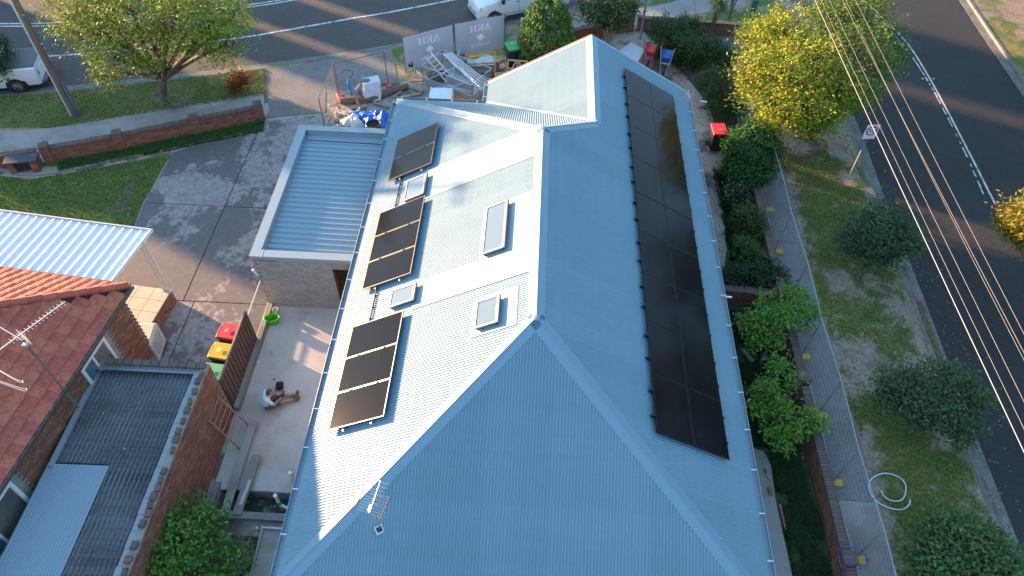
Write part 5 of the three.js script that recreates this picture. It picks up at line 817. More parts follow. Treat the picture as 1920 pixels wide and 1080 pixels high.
{ // white board and barrows behind the gable
  const P = [[1183, 79], [1209, 93], [1196, 116], [1158, 97]].map(([u, v]) => G(u, v, .62)), o = thing('white_board', 'white flat board laid level on trestles behind the gable end', 'board'); obj('board', slab3(P, .04), mat([.46, .48, .51], .5), o); P.forEach((p) => obj('trestle_leg', bar(V(p.x * .97 + P[0].x * .03 - .02, 0, p.z * .97 + P[2].z * .03), V(p.x, .58, p.z), .025, 8), TIM[1], o));
  function barrow(label, p, col, hm, turn) { const b = thing('wheelbarrow', label, 'wheelbarrow', [p.x, 0, p.z], turn, 'wheelbarrows'), m = mat(col, .45), g = new THREE.CylinderGeometry(.5, .3, .34, 4, 1); g.rotateY(Math.PI / 4); g.scale(.85, 1, 1.25); const tub = T(g, 0, .78, -.22, 0, -1.05); tub.computeVertexNormals(); obj('tub', [tub.toNonIndexed()], m, b); for (const s of [-1, 1]) obj('handle', bar(V(s * .14, .1, .12), V(s * .32, 1.5, .1), .02, 8), hm, b); obj('wheel', C(.18, .18, .08, 0, .2, .0, 20, 0, 0, Math.PI / 2), blackP, b); obj('leg_frame', [bar(V(-.24, .85, .1), V(-.2, .8, .35), .014), bar(V(.24, .85, .1), V(.2, .8, .35), .014), bar(V(-.2, .8, .35), V(.2, .8, .35), .014), bar(V(-.24, .7, .12), V(.24, .7, .12), .014)], hm, b); }
  barrow('red wheelbarrow propped on its nose behind the gable eave', G(1213, 128), [.42, .06, .05], mat([.3, .06, .05], .5), R(-20)); barrow('blue wheelbarrow propped on its nose beside the sandy heap', G(1243, 140), [.01, .11, .42], mat([.38, .36, .33], .5), R(-15));
  const po = thing('steel_pole', 'tall plain steel pole beside the brick corner pillar', 'pole', [5.1, 0, -34.0]); obj('shaft', C(.045, .06, 6.5, 0, 3.25, 0, 14), galv, po); obj('collar', C(.09, .1, .15, 0, .07, 0, 14), galv, po);
  const gp = G(1408, 30), g2 = thing('green_post', 'short green service post on the corner verge', 'post', [gp.x, 0, gp.z]); obj('shaft', RB(.3, .9, .3, .03, 0, .45, 0), mat([.05, .14, .09], .6), g2); obj('lid', RB(.34, .06, .34, .02, 0, .93, 0), mat([.05, .16, .1], .5), g2);
}
// ---------- power pole and overhead wires ----------
{
  const wood = tmat(tex(256, 1.5, (u, v) => mul([.15, .115, .085], .55 + .9 * fbm(u, v * .1, 40, 4, 581))), .95), p = [-20.15, 0, -25.75], o = thing('power_pole', 'leaning timber power pole with steel splint on the grass verge', 'power pole', p);
  obj('shaft', C(.09, .16, 7.7, 0, 3.85, 0, 16), wood, o); obj('steel_splint', [B(.16, 1.7, .05, .17, .85, .02, .3), B(.05, 1.7, .05, .2, .85, .08, .3)], mat([.2, .23, .27], .5, { metalness: .5 }), o); obj('cable_guard', B(.05, 6, .06, -.14, 3.0, .08), mat([.55, .57, .6], .5), o);
  obj('crossarm', B(.08, .1, 1.7, .1, 7.45, 0, R(-20)), wood, o); for (let i = 0; i < 4; i++) obj('insulator', C(.03, .05, .14, .12 - (i - 1.5) * .5 * Math.sin(R(20)), 7.56, (i - 1.5) * .5 * Math.cos(R(20)), 10), mat([.3, .16, .1], .3), o); for (let i = 0; i < 3; i++) obj('bolt', S(.03, .2, .4 + .45 * i, .05), galv, o);
}
{
  const Y = 6.6, wires = [[[1528, 0], [1851, 700], .010, 'thick pale bundled overhead wire along the verge'], [[1539, 0], [1870, 700], .0048, 'thin overhead wire next to the thick bundle'], [[1555, 0], [1894, 700], .0048, 'thin overhead wire between the bundle and the twisted pair'], [[1580, 0], [1920, 661], .0048, 'overhead wire forming one of the twisted pair'], [[1586, 0], [1917, 668], .0042, 'slacker overhead wire of the twisted pair'], [[1604, 0], [1920, 626], .0048, 'outermost overhead wire over the dark road']];
  wires.forEach(([a, b, r, l], i) => { const A = G(...a, Y), Bq = G(...b, Y), d = Bq.clone().sub(A), P = []; for (let k = 0; k <= 24; k++) { const t = -.9 + 2.9 * k / 24, q = A.clone().addScaledVector(d, t); q.y = Y + .28 * (Math.pow(t - .5, 2) - .25) * .45 + (i === 4 ? -.05 * Math.sin(t * 3) : 0); P.push(q); } const o = thing('overhead_wire', l, 'wire', [0, 0, 0], 0, 'overhead wires'); obj('conductor', tube(P, r, 6, 80), i ? mat([.2, .195, .175], .5) : mat([.26, .265, .28], .55), o); });
}
// ---------- plants ----------
console.log('plants');
const leafMat = mat([1, 1, 1], .6, { vertexColors: true, phys: true, transmission: .35, thickness: 0, specularIntensity: .35 }), leafDull = mat([1, 1, 1], .75, { vertexColors: true });
const barkM = tmat(tex(256, .7, (u, v) => mul([.13, .10, .075], .5 + fbm(u, v * .3, 24, 4, 601))), .95), twigM = mat([.16, .125, .095], .95), deadM = mat([.25, .22, .19], .95);
// leaves: folded diamonds gathered in clumps through the volume of the lobes
function leaves(lobes, n, len, wid, cols, { clump = .24, shell = .55, perClump = 17, up = .35, droop = 0, jitter = .3, flat = 1 } = {}) {
  const P = new Float32Array(n * 18), N = new Float32Array(n * 18), Cc = new Float32Array(n * 18); let k = 0;
  const vol = lobes.map((l) => l[3] ** 2), tot = vol.reduce((a, b) => a + b, 0), d = V(), s = V(), nn = V(), a = V(), b = V(), c = V(), e = V();
  let li = 0, acc = 0;
  while (k < n) {
    let r = rnd() * tot; li = 0; while (r > vol[li] && li < lobes.length - 1) r -= vol[li++];
    const [lx, ly, lz, lr] = lobes[li]; d.set(rr(-1, 1), rr(-1, 1), rr(-1, 1)); if (d.lengthSq() > 1 || d.lengthSq() < .01) continue; d.normalize();
    const q = lr * (shell + (1 - shell) * Math.sqrt(rnd())) * (1 + .3 * Math.sin(5 * d.x + lx * 7) * Math.sin(5 * d.z + lz * 7) + .14 * Math.sin(9 * d.y + lx * 5)) * (rnd() < .09 ? 1.28 : 1), cx = lx + d.x * q, cy = ly + d.y * q * flat, cz = lz + d.z * q, tone = rnd(), cr = clump * (.6 + .8 * rnd());
    for (let m = 0; m < perClump && k < n; m++, k++) {
      const g = () => (rnd() + rnd() + rnd() - 1.5) * 1.15; const x = cx + g() * cr, y = Math.max(.03, cy + g() * cr * .8), z = cz + g() * cr;
      s.set(g() + d.x * .5, g() * .7 + up * .4 - droop, g() + d.z * .5).normalize(); nn.set(g() * .7, .5 + rnd(), g() * .7); nn.addScaledVector(s, -nn.dot(s)).normalize(); e.crossVectors(s, nn);
      const L = len * rr(.65, 1.25), W = wid * rr(.7, 1.2) * .5;
      a.set(x, y, z); c.set(x + s.x * L, y + s.y * L, z + s.z * L); b.set(x + s.x * L * .45, y + s.y * L * .45, z + s.z * L * .45);
      const o = k * 18, p1 = [b.x + e.x * W + nn.x * W * .35, b.y + e.y * W + nn.y * W * .35, b.z + e.z * W + nn.z * W * .35], p2 = [b.x - e.x * W + nn.x * W * .35, b.y - e.y * W + nn.y * W * .35, b.z - e.z * W + nn.z * W * .35];
      P.set([a.x, a.y, a.z, ...p1, c.x, c.y, c.z, a.x, a.y, a.z, c.x, c.y, c.z, ...p2], o);
      for (let v = 0; v < 6; v++) N.set([nn.x, nn.y, nn.z], o + v * 3);
      const col = mixc(cols[0], cols[cols.length > 2 && rnd() < .12 ? 2 : 1], clamp(tone * .75 + rnd() * .35)), br = 1 + jitter * (rnd() - .5) * 2; for (let v = 0; v < 6; v++) Cc.set([col[0] * br, col[1] * br, col[2] * br], o + v * 3);
    }
  }
  const g = new THREE.BufferGeometry(); g.setAttribute('position', new THREE.BufferAttribute(P, 3)); g.setAttribute('normal', new THREE.BufferAttribute(N, 3)); g.setAttribute('color', new THREE.BufferAttribute(Cc, 3)); return g;
}
function limbs(base, lobes, r, fork = .35, twigs = 10) {
  const g = [], top = V(), tw = []; lobes.forEach((l) => top.add(V(l[0], l[1], l[2]))); top.multiplyScalar(1 / lobes.length);
  const f = base.clone().lerp(top, fork); f.x += rr(-.1, .1); g.push(tube([base.clone().setY(base.y - .05), base.clone().lerp(f, .5).add(V(rr(-.06, .06), 0, rr(-.06, .06))), f], r, 9, 8));
  for (const [x, y, z, q] of lobes) { const e = V(x, y, z), m = f.clone().lerp(e, .5).add(V(rr(-.2, .2), .1, rr(-.2, .2))); g.push(tube([f.clone().add(V(0, -.1, 0)), m, e], r * .5, 7, 8)); for (let i = 0; i < twigs; i++) { const t = m.clone().lerp(e, rnd()), d = V(rr(-1, 1), rr(-.5, 1), rr(-1, 1)).normalize().multiplyScalar(q * .85); g.push(bar(t, e.clone().add(d), r * .16, 4, r * .06)); } }
  return g;
}
function tree(name, label, cat, base, lobes, o) {
  const t = thing(name, label, cat, [base.x, 0, base.z], 0, o.group), loc = lobes.map((l) => [l[0] - base.x, l[1], l[2] - base.z, l[3]]);
  obj(o.shrub ? 'stems' : 'trunk', limbs(V(0, 0, 0), loc, o.r, o.fork ?? .4, o.twigs ?? 9), o.bark ?? barkM, t);
  obj(o.shrub ? 'foliage' : 'crown', leaves(loc, o.n, o.len, o.wid, o.cols, o), o.dull ? leafDull : leafMat, t); return t;
}
const L = (u, v, y, r) => { const p = G(u, v, y); return [p.x, y, p.z, r]; };
const gDark = [[.03, .07, .018], [.085, .145, .035]], gMid = [[.03, .07, .014], [.08, .14, .03]], gLime = [[.075, .18, .02], [.18, .34, .045]], gYel = [[.09, .16, .015], [.50, .50, .04], [.12, .2, .02]], gOlive = [[.11, .19, .025], [.42, .50, .06], [.2, .1, .03]];
// left street tree
tree('street_tree', 'spreading olive green street tree behind the low brick wall', 'tree', G(312, 192), [L(125, 30, 4.6, .95), L(185, 55, 4.4, 1.0), L(215, 110, 3.9, .8), L(250, 20, 5.0, 1.15), L(330, 25, 5.2, 1.1), L(290, 90, 4.0, .85), L(400, 40, 4.9, 1.0), L(425, 85, 4.2, .75), L(375, 85, 4.3, .7), L(180, 5, 5.1, 1.0), L(300, -30, 5.4, 1.2), L(390, -20, 5.2, 1.0), L(195, 145, 3.0, .42), L(440, 25, 4.5, .6)], { r: .17, n: 23000, len: .18, wid: .052, cols: gOlive, clump: .36, perClump: 22, fork: .35, twigs: 14 });
// corner trees
tree('golden_tree', 'golden leaved tree on the verge next to the round green bush', 'tree', G(1527, 268), [L(1430, 75, 4.2, .85), L(1480, 60, 4.5, .9), L(1415, 130, 3.9, .75), L(1475, 125, 4.4, 1.05), L(1445, 195, 3.4, .75), L(1505, 200, 3.5, .85), L(1535, 120, 4.3, .9), L(1560, 170, 3.7, .85), L(1470, 222, 2.9, .55), L(1545, 222, 3.0, .6), L(1405, 170, 3.2, .5), L(1590, 185, 3.4, .6), L(1455, 50, 4.4, .6), L(1510, 240, 2.6, .4)], { r: .17, n: 24000, len: .15, wid: .06, cols: gYel, clump: .3, perClump: 20, twigs: 12 });
tree('corner_tree', 'feathery green tree overlapping the road behind the golden tree', 'tree', G(1572, 205), [L(1570, 40, 4.3, .95), L(1620, 30, 4.4, 1.05), L(1655, 75, 4.0, .8), L(1610, 95, 4.2, 1.0), L(1650, 125, 3.6, .7), L(1600, 165, 3.5, .85), L(1550, 95, 4.2, .8), L(1570, 0, 4.5, .9), L(1630, -10, 4.3, .8), L(1675, 110, 3.4, .45), L(1640, 165, 3.2, .5), L(1560, 30, 4.2, .7)], { r: .14, n: 17000, len: .17, wid: .045, cols: [[.055, .12, .02], [.15, .26, .045], [.3, .3, .03]], clump: .3, twigs: 12 });
// conifer: dense scales in hanging sprays
{
  const p = G(1022, 122), t = thing('conifer_bush', 'clipped dome shaped dark green conifer behind the gable roof', 'conifer', [p.x, 0, p.z]), lob = []; const H = 3.3; for (let i = 0; i < 1100; i++) { const y = .2 + rnd() * (H - .3), k = y / H, rad = 1.46 * Math.pow(Math.sin(Math.PI * Math.pow(1 - k, .62) * .5 + .0), .7) * (k < .2 ? .85 + k * .75 : 1), a = rnd() * 6.283; lob.push([Math.cos(a) * rad * .86, y, Math.sin(a) * rad * .86, .15]); }
  obj('trunk', bar(V(0, 0, 0), V(0, 2.6, 0), .12, 10, .05), barkM, t); obj('inner_twigs', lob.slice(0, 120).map((l) => bar(V(0, Math.max(.2, l[1] - .5), 0), V(l[0], l[1], l[2]), .018, 4, .008)), twigM, t);
  obj('crown', leaves(lob, 30000, .12, .045, [[.03, .09, .014], [.10, .20, .026]], { clump: .08, perClump: 16, shell: .1, droop: .9, up: 0 }), leafDull, t);
}
tree('frangipani', 'pale stemmed frangipani shrub beside the round conifer', 'shrub', G(1142, 84), [L(1105, 20, 1.9, .5), L(1140, 10, 2.2, .55), L(1170, 20, 2.1, .5), L(1125, 35, 1.8, .4), L(1155, 40, 1.8, .4), L(1180, 5, 2.2, .45)], { shrub: 1, r: .1, n: 2600, len: .26, wid: .08, cols: [[.04, .08, .02], [.13, .16, .05]], clump: .22, perClump: 12, fork: .1, bark: mat([.3, .27, .23], .9), group: 'garden shrubs' });
const shrub = (label, base, lobes, n, cols, len = .12, wid = .06, extra = {}) => tree('garden_shrub', label, 'shrub', base, lobes, { shrub: 1, r: .045, n, len, wid, cols, clump: .17, fork: .25, twigs: 8, group: 'garden shrubs', ...extra });
shrub('dark shrub right beside the brick corner pillar', G(1245, 90), [L(1240, 55, 1.1, .6), L(1265, 60, 1.2, .6), L(1255, 80, .7, .55)], 5200, gDark);
shrub('small yellow green shrub behind the blue wheelbarrow', G(1240, 105), [L(1238, 90, .7, .35), L(1232, 97, .5, .3)], 1500, [[.05, .09, .02], [.14, .16, .04]], .16, .06);
shrub('dark rounded shrub between the wheelbarrows and the palms', G(1300, 122), [L(1285, 85, 1.0, .6), L(1305, 100, .9, .65), L(1325, 90, 1.0, .55), L(1275, 108, .5, .4)], 6200, gDark);
shrub('dark shrub below the spiky palms at the garden corner', G(1335, 130), [L(1335, 100, 1.1, .65), L(1355, 110, 1.0, .6), L(1345, 130, .7, .5)], 5600, gDark);
shrub('low dark shrub against the corner brick wall', G(1290, 75), [L(1280, 50, .9, .5), L(1300, 60, .8, .5)], 3200, gDark);
shrub('feathery green shrub spilling over the sandy path', G(1352, 200), [L(1335, 155, 1.0, .65), L(1365, 165, 1.1, .65), L(1350, 190, .8, .6), L(1375, 195, .9, .5)], 9500, [[.035, .065, .018], [.085, .125, .035]], .16, .03, { up: .8 });
tree('round_bush', 'dense rounded glossy green bush beside the red lidded bin', 'bush', G(1412, 352), [L(1388, 270, 1.6, .58), L(1418, 252, 1.8, .65), L(1438, 282, 1.7, .58), L(1406, 292, 1.6, .62), L(1378, 300, 1.2, .45), L(1420, 320, 1.3, .55), L(1385, 325, 1.1, .45), L(1438, 310, 1.4, .45)], { shrub: 1, r: .09, n: 15000, len: .13, wid: .075, cols: [[.025, .085, .02], [.07, .19, .04]], clump: .18, perClump: 18, twigs: 8 });
shrub('white flowering small shrub under the round glossy bush', G(1378, 385), [L(1378, 362, .8, .4), L(1385, 378, .6, .35)], 2600, [[.025, .05, .014], [.06, .095, .025], [.6, .55, .4]]);
shrub('yellow tipped rounded shrub along the garden wall', G(1402, 440), [L(1400, 410, .9, .42), L(1412, 425, .8, .42), L(1392, 432, .6, .32)], 4600, [[.03, .055, .012], [.11, .13, .03]]);
shrub('dark dense shrub before the cross wall', G(1400, 520), [L(1400, 470, .8, .4), L(1412, 490, .7, .42), L(1402, 505, .5, .36)], 4200, gDark);
shrub('low dark leafy shrub against the brick cross wall', G(1400, 560), [L(1375, 528, .5, .45), L(1410, 530, .55, .5), L(1445, 525, .6, .45)], 4800, [[.02, .045, .014], [.055, .09, .03]], .17, .05);
tree('lime_shrub', 'bright lime leaved shrub hanging over the wall by the cross wall', 'shrub', G(1425, 690), [[1430, 605, 1.5, .34], [1465, 590, 1.7, .36], [1500, 568, 1.8, .33], [1450, 634, 1.3, .28], [1510, 602, 1.6, .26], [1403, 606, 1.3, .27], [1480, 548, 1.7, .24], [1533, 585, 1.6, .17], [1440, 568, 1.5, .22], [1415, 642, 1.1, .2]].map((l) => L(...l)), { shrub: 1, r: .05, n: 3300, len: .13, wid: .068, cols: gLime, clump: .2, perClump: 9, twigs: 10, group: 'lime leaved shrubs' });
tree('lime_shrub', 'bright lime leaved shrub leaning over the wall by the middle pier', 'shrub', G(1432, 790), [[1455, 688, 1.4, .26], [1438, 735, 1.3, .28], [1468, 766, 1.4, .28], [1484, 802, 1.2, .26], [1516, 780, 1.3, .18], [1487, 712, 1.5, .2], [1538, 796, 1.2, .15], [1425, 768, 1.1, .2], [1450, 812, 1.1, .2], [1472, 838, 1.0, .16]].map((l) => L(...l)), { shrub: 1, r: .05, n: 2700, len: .13, wid: .068, cols: gLime, clump: .2, perClump: 9, twigs: 10, group: 'lime leaved shrubs' });
tree('verge_tree', 'small round dark street tree on the verge under the wires', 'tree', G(1612, 532), [L(1620, 420, 2.0, .6), L(1660, 410, 2.2, .65), L(1690, 440, 2.1, .6), L(1640, 450, 2.0, .65), L(1680, 470, 1.8, .5), L(1600, 455, 1.7, .4), L(1650, 480, 1.6, .4)], { r: .06, n: 6200, len: .16, wid: .06, cols: [[.036, .082, .03], [.09, .155, .06]], clump: .26, perClump: 11, shell: .55, group: 'verge trees' });
tree('verge_tree', 'low spreading dark street tree near the coiled white pipe', 'tree', G(1700, 815), [L(1690, 730, 1.6, .5), L(1740, 710, 1.8, .55), L(1790, 720, 1.8, .55), L(1830, 745, 1.7, .4), L(1720, 765, 1.6, .55), L(1770, 775, 1.6, .55), L(1810, 790, 1.4, .4), L(1670, 740, 1.4, .35), L(1800, 815, 1.3, .3)], { r: .06, n: 6400, len: .16, wid: .06, cols: [[.036, .082, .03], [.10, .165, .06], [.3, .22, .12]], clump: .28, perClump: 10, shell: .55, group: 'verge trees' });
tree('verge_tree', 'bushy light green street tree beside the leaf filled gutter', 'tree', G(1770, 1085), [L(1770, 1000, 1.5, .5), L(1820, 1010, 1.6, .55), L(1860, 1040, 1.6, .5), L(1790, 1050, 1.5, .55), L(1740, 1050, 1.3, .45), L(1840, 1085, 1.5, .5), L(1760, 1090, 1.3, .5), L(1890, 1075, 1.4, .4)], { r: .06, n: 7400, len: .15, wid: .075, cols: [[.045, .11, .034], [.13, .23, .06], [.28, .2, .1]], clump: .28, perClump: 10, shell: .55, group: 'verge trees' });
tree('roadside_tree', 'yellow leaved branch end hanging over the dark road', 'tree', V(19.6, 0, -19.6), [L(1905, 405, 3.2, .5), L(1915, 440, 3.0, .45), L(1890, 420, 3.1, .35), L(1960, 420, 3.6, .9), L(2010, 440, 3.8, 1.0)], { r: .12, n: 7500, len: .2, wid: .055, cols: [[.14, .13, .014], [.32, .27, .04]], clump: .22 });
tree('boundary_bush', 'bright green leafy bush against the outhouse wall', 'bush', G(330, 1060), [L(300, 985, 1.5, .5), L(350, 975, 1.4, .5), L(395, 965, 1.0, .4), L(330, 1030, 1.5, .6), L(380, 1020, 1.1, .5), L(290, 1050, 1.5, .55), L(345, 1075, 1.3, .6), L(410, 1060, .8, .4), L(440, 1050, .6, .35), L(270, 1085, 1.5, .5)], { shrub: 1, r: .05, n: 4600, len: .14, wid: .07, cols: [[.05, .125, .02], [.16, .32, .045]], clump: .24, perClump: 11, shell: .65 });
tree('parked_car_hedge', 'dark glossy bush overhanging the parked white utility', 'bush', G(-30, 190), [L(-12, 95, 1.6, .6), L(-30, 120, 1.5, .7), L(-5, 130, 1.3, .4), L(-40, 80, 1.8, .8)], { shrub: 1, r: .06, n: 5200, len: .13, wid: .07, cols: gDark, clump: .18 });
// red leaved shrub, spiky and bare plants
shrub('small rust red shrub on the sunlit verge corner', G(447, 178), [L(445, 150, .55, .33), L(452, 146, .6, .3), L(440, 160, .35, .28)], 3000, [[.16, .05, .02], [.36, .14, .05]], .1, .05);
function spiky(label, p, h, n, len, cols, seedLean = 0) {
  const t = thing('cordyline', label, 'spiky plant', [p.x, 0, p.z], 0, 'spiky palms'), heads = Array.from({ length: n }, (_, i) => V(rr(-.35, .35) * (n > 1), h * rr(.75, 1), rr(-.35, .35) * (n > 1))), P = [], Cc = [];
  obj('stems', heads.map((q) => tube([V(0, 0, 0), V(q.x * .3, q.y * .5, q.z * .4), q], .035, 7, 8)), twigM, t);
  for (const q of heads) for (let i = 0; i < 70; i++) { const a = rnd() * 6.283, el = rr(-.5, 1.2), d = V(Math.cos(a) * Math.cos(el), Math.sin(el), Math.sin(a) * Math.cos(el)), w = V(-Math.sin(a), 0, Math.cos(a)).multiplyScalar(.02), l = len * rr(.7, 1.1), m = q.clone().addScaledVector(d, l * .55), e = q.clone().addScaledVector(d, l).add(V(0, -l * .25, 0)); const c = mixc(cols[0], cols[1], rnd()); for (const v of [q, m.clone().add(w), m.clone().sub(w), m.clone().add(w), e, m.clone().sub(w)]) { P.push(v.x, v.y, v.z); Cc.push(...c); } }
  const g = new THREE.BufferGeometry(); g.setAttribute('position', new THREE.Float32BufferAttribute(P, 3)); g.setAttribute('color', new THREE.Float32BufferAttribute(Cc, 3)); g.computeVertexNormals(); obj('leaves', g, leafDull, t);
}
spiky('many headed spiky palm behind the dark corner shrubs', G(1330, 75), 2.3, 6, .6, [[.05, .10, .03], [.15, .22, .08]]);
spiky('spiky palm with bare stem beside the golden tree', G(1385, 128), 2.0, 5, .6, [[.05, .10, .03], [.14, .2, .08]]);
spiky('low spiky clump under the feathery shrub', G(1378, 225), .35, 2, .5, [[.03, .07, .02], [.09, .14, .05]]);
spiky('tall spiky palm on the corner verge', G(1365, 40), 2.4, 4, .55, [[.05, .09, .03], [.13, .18, .07]]);
function bare(label, p, h, spread, n, m = deadM) {
  const t = thing('bare_shrub', label, 'bare shrub', [p.x, 0, p.z], 0, 'bare twiggy shrubs'), g = [];
  const grow = (a, d, l, r, k) => { const b = a.clone().addScaledVector(d, l); b.y = Math.max(.04, b.y); g.push(bar(a, b, r, 5, r * .65)); if (k > 0) for (let i = 0; i < 3; i++) grow(b, d.clone().add(V(rr(-.75, .75), rr(-.45, .5), rr(-.75, .75))).normalize(), l * rr(.55, .85), r * .62, k - 1); };
  for (let i = 0; i < n; i++) grow(V(rr(-.08, .08), 0, rr(-.08, .08)), V(rr(-1, 1) * spread, .9, rr(-1, 1) * spread).normalize(), h * .4, .018, 3); obj('branches', g, m, t);
}
bare('tangled grey bare shrub at the foot of the street tree', G(335, 200), .9, .9, 6); bare('bleached bare branches sprawling over the brick cross wall', G(1418, 545), 1.2, 1.0, 5, mat([.36, .34, .31], .9)); bare('grey bare twiggy shrub beside the boundary bush', G(440, 1065), 1.0, .8, 7); bare('bare twigs poking over the wall beside the lime shrub', G(1490, 740), .8, 1.1, 3, mat([.4, .35, .28], .9)); bare('small bare twigs on the outhouse parapet edge', G(350, 960), 1.4, .5, 3, mat([.3, .24, .2], .9));
// ---------- grass, weeds and litter ----------
{
  const g = new THREE.BufferGeometry(), P = []; for (let i = 0; i < 6; i++) { const a = i * 1.05 + .3, x = Math.cos(a), z = Math.sin(a); P.push(-z * .012, 0, x * .012, z * .012, 0, -x * .012, x * .05, .055 + .02 * (i % 3), z * .05); } g.setAttribute('position', new THREE.Float32BufferAttribute(P, 3)); g.computeVertexNormals();
  function scatter(name, label, cat, geo, m, n, place, cols, size) {
    const list = []; let guard = 0; while (list.length < n && guard++ < n * 30) { const p = place(); if (p) list.push(p); }
    const im = new THREE.InstancedMesh(geo, m, list.length), M4 = new THREE.Matrix4(), c = new THREE.Color();
    list.forEach((p, i) => { const s = rr(...size); M4.compose(V(...p), new THREE.Quaternion().setFromEuler(new THREE.Euler(p.tilt ?? 0, rnd() * 6.283, 0)), V(s, s * rr(.7, 1.3), s)); im.setMatrixAt(i, M4); const k = mixc(cols[0], cols[1], rnd()); c.setRGB(...k); im.setColorAt(i, c); });
    im.name = numbered(name); im.userData = { kind: 'stuff', label, category: cat }; scene.add(im); return im;
  }
  const gm = mat([1, 1, 1], .85), box = (x0, x1, z0, z1) => [rr(x0, x1), rr(z0, z1)], okV = (x, z) => grassF((((x / 12) % 1) + 1) % 1, (((z / 12) % 1) + 1) % 1) > rnd() * .8 + .15;
  scatter('verge_grass', 'short patchy grass growing on the side verge', 'grass', g, gm, 32000, () => { const [x, z] = box(10.45, 13.5, -33, -4); return okV(x, z) && [x, .008, z]; }, [[.10, .19, .032], [.34, .31, .09]], [.4, .9]);
  scatter('street_grass', 'short dry and green grass behind the street kerb', 'grass', g, gm, 15000, () => { const u = rr(-20, 500), v = rr(130, 240), p = G(u, v); const d = 1; if (v < 182 - u * .115 + 4 || v > 246 - Math.max(0, u - 60) * .155) return null; return [p.x, .008, p.z]; }, [[.11, .19, .03], [.42, .36, .14]], [.4, .9]);
  scatter('lawn_grass', 'even mown lawn grass left of the driveway', 'grass', g, gm, 17000, () => { const [x, z] = box(-21.5, -14.8, -23.2, -16); return z > -21.6 - (x + 20) * .36 * (x > -20 ? 1 : 0) && x < -15.15 + (z > -20.5 ? (z + 20.5) * .1 : 0) && [x, .014, z]; }, [[.07, .13, .02], [.18, .22, .045]], [.35, .7]);
  scatter('wall_grass', 'long green grass strip under the low brick wall', 'grass', g, gm, 5000, () => { const u = rr(110, 495), t = rr(3, 22), v = 302 - (u - 110) * .2 + t, p = G(u, v); return [p.x, .01, p.z]; }, [[.03, .085, .012], [.08, .17, .03]], [.7, 1.4]);
  scatter('garden_weeds', 'dark ground cover weeds in the shaded side garden', 'weeds', g, gm, 15000, () => { const [x, z] = box(7.0, 8.58, -16.4, -4); const s = vn((x + 20) * 2.2, (z + 60) * 2.2, 256, 77); return (z < -11.2 || x > 7.55) && rnd() < sstep(.25, .65, s) && [x, .01, z]; }, [[.018, .042, .011], [.05, .09, .02]], [1, 2.2]);
  scatter('garden_weeds', 'dark weeds on the upper side garden bed', 'weeds', g, gm, 5000, () => { const [x, z] = box(6.9, 8.6, -24, -17); return x > 7.65 + rr(-.2, .3) && [x, .01, z]; }, [[.015, .035, .01], [.045, .075, .02]], [1, 2]);
  const lf = new THREE.BufferGeometry(); lf.setAttribute('position', new THREE.Float32BufferAttribute([0, 0, 0, .028, .012, .045, 0, .004, .11, 0, 0, 0, 0, .004, .11, -.028, .012, .045], 3)); lf.computeVertexNormals();
  const lm = mat([1, 1, 1], .8), lc = [[.14, .085, .04], [.40, .29, .15]];
  scatter('fallen_leaves', 'dry fallen leaves along the side road gutter', 'leaves', lf, lm, 950, () => { const z = rr(-30, -6), q = rnd(), x = 13.78 + .35 * q * q + (rnd() < .35 ? rr(0, 1.6) : 0); return [x, -.1, z]; }, lc, [.5, 1]);
  scatter('fallen_leaves', 'heap of brown fallen leaves banked in the gutter by the verge tree', 'leaves', lf, lm, 700, () => { const z = rr(-17.5, -13.2); return [13.86 + Math.abs(rr(-.22, .22)), -.1 + rr(0, .03), z]; }, [[.12, .06, .025], [.3, .17, .06]], [.6, 1.1]);
  scatter('fallen_leaves', 'scattered pale dry leaves on the side verge', 'leaves', lf, lm, 1500, () => { const [x, z] = box(10.4, 13.6, -27, -4); return [x, .03, z]; }, lc, [.5, 1.15]);
  scatter('fallen_leaves', 'scattered leaves and litter on the sandy side path', 'leaves', lf, lm, 900, () => { const [x, z] = box(5.9, 8.2, -32, -17); return [x, .012, z]; }, [[.06, .045, .03], [.3, .25, .2]], [.3, .8]);
  const st = new THREE.IcosahedronGeometry(.03, 0);
  scatter('gravel', 'loose stones and crumbs on the sandy side path', 'gravel', st, mat([1, 1, 1], .95), 1600, () => { const [x, z] = box(5.9, 8.0, -32.5, -17); return [x, .005, z]; }, [[.12, .10, .085], [.34, .29, .25]], [.2, 1]);
  scatter('gravel', 'loose stones and crumbs on the sandy building site', 'gravel', st, mat([1, 1, 1], .95), 1500, () => { const [x, z] = box(-9.0, -2.2, -30.5, -24); return [x, .005, z]; }, [[.12, .10, .085], [.36, .30, .24]], [.2, 1]);
}
// ---------- vehicles ----------
console.log('vehicles');
const carPaint = mat([.72, .75, .78], .3, { phys: true, clearcoat: .7, clearcoatRoughness: .08 }), tint = mat([.012, .014, .017], .08, { phys: true, clearcoat: 1 }), tyreM = mat([.02, .02, .021], .85), rimM = mat([.5, .51, .52], .3, { metalness: .8 });
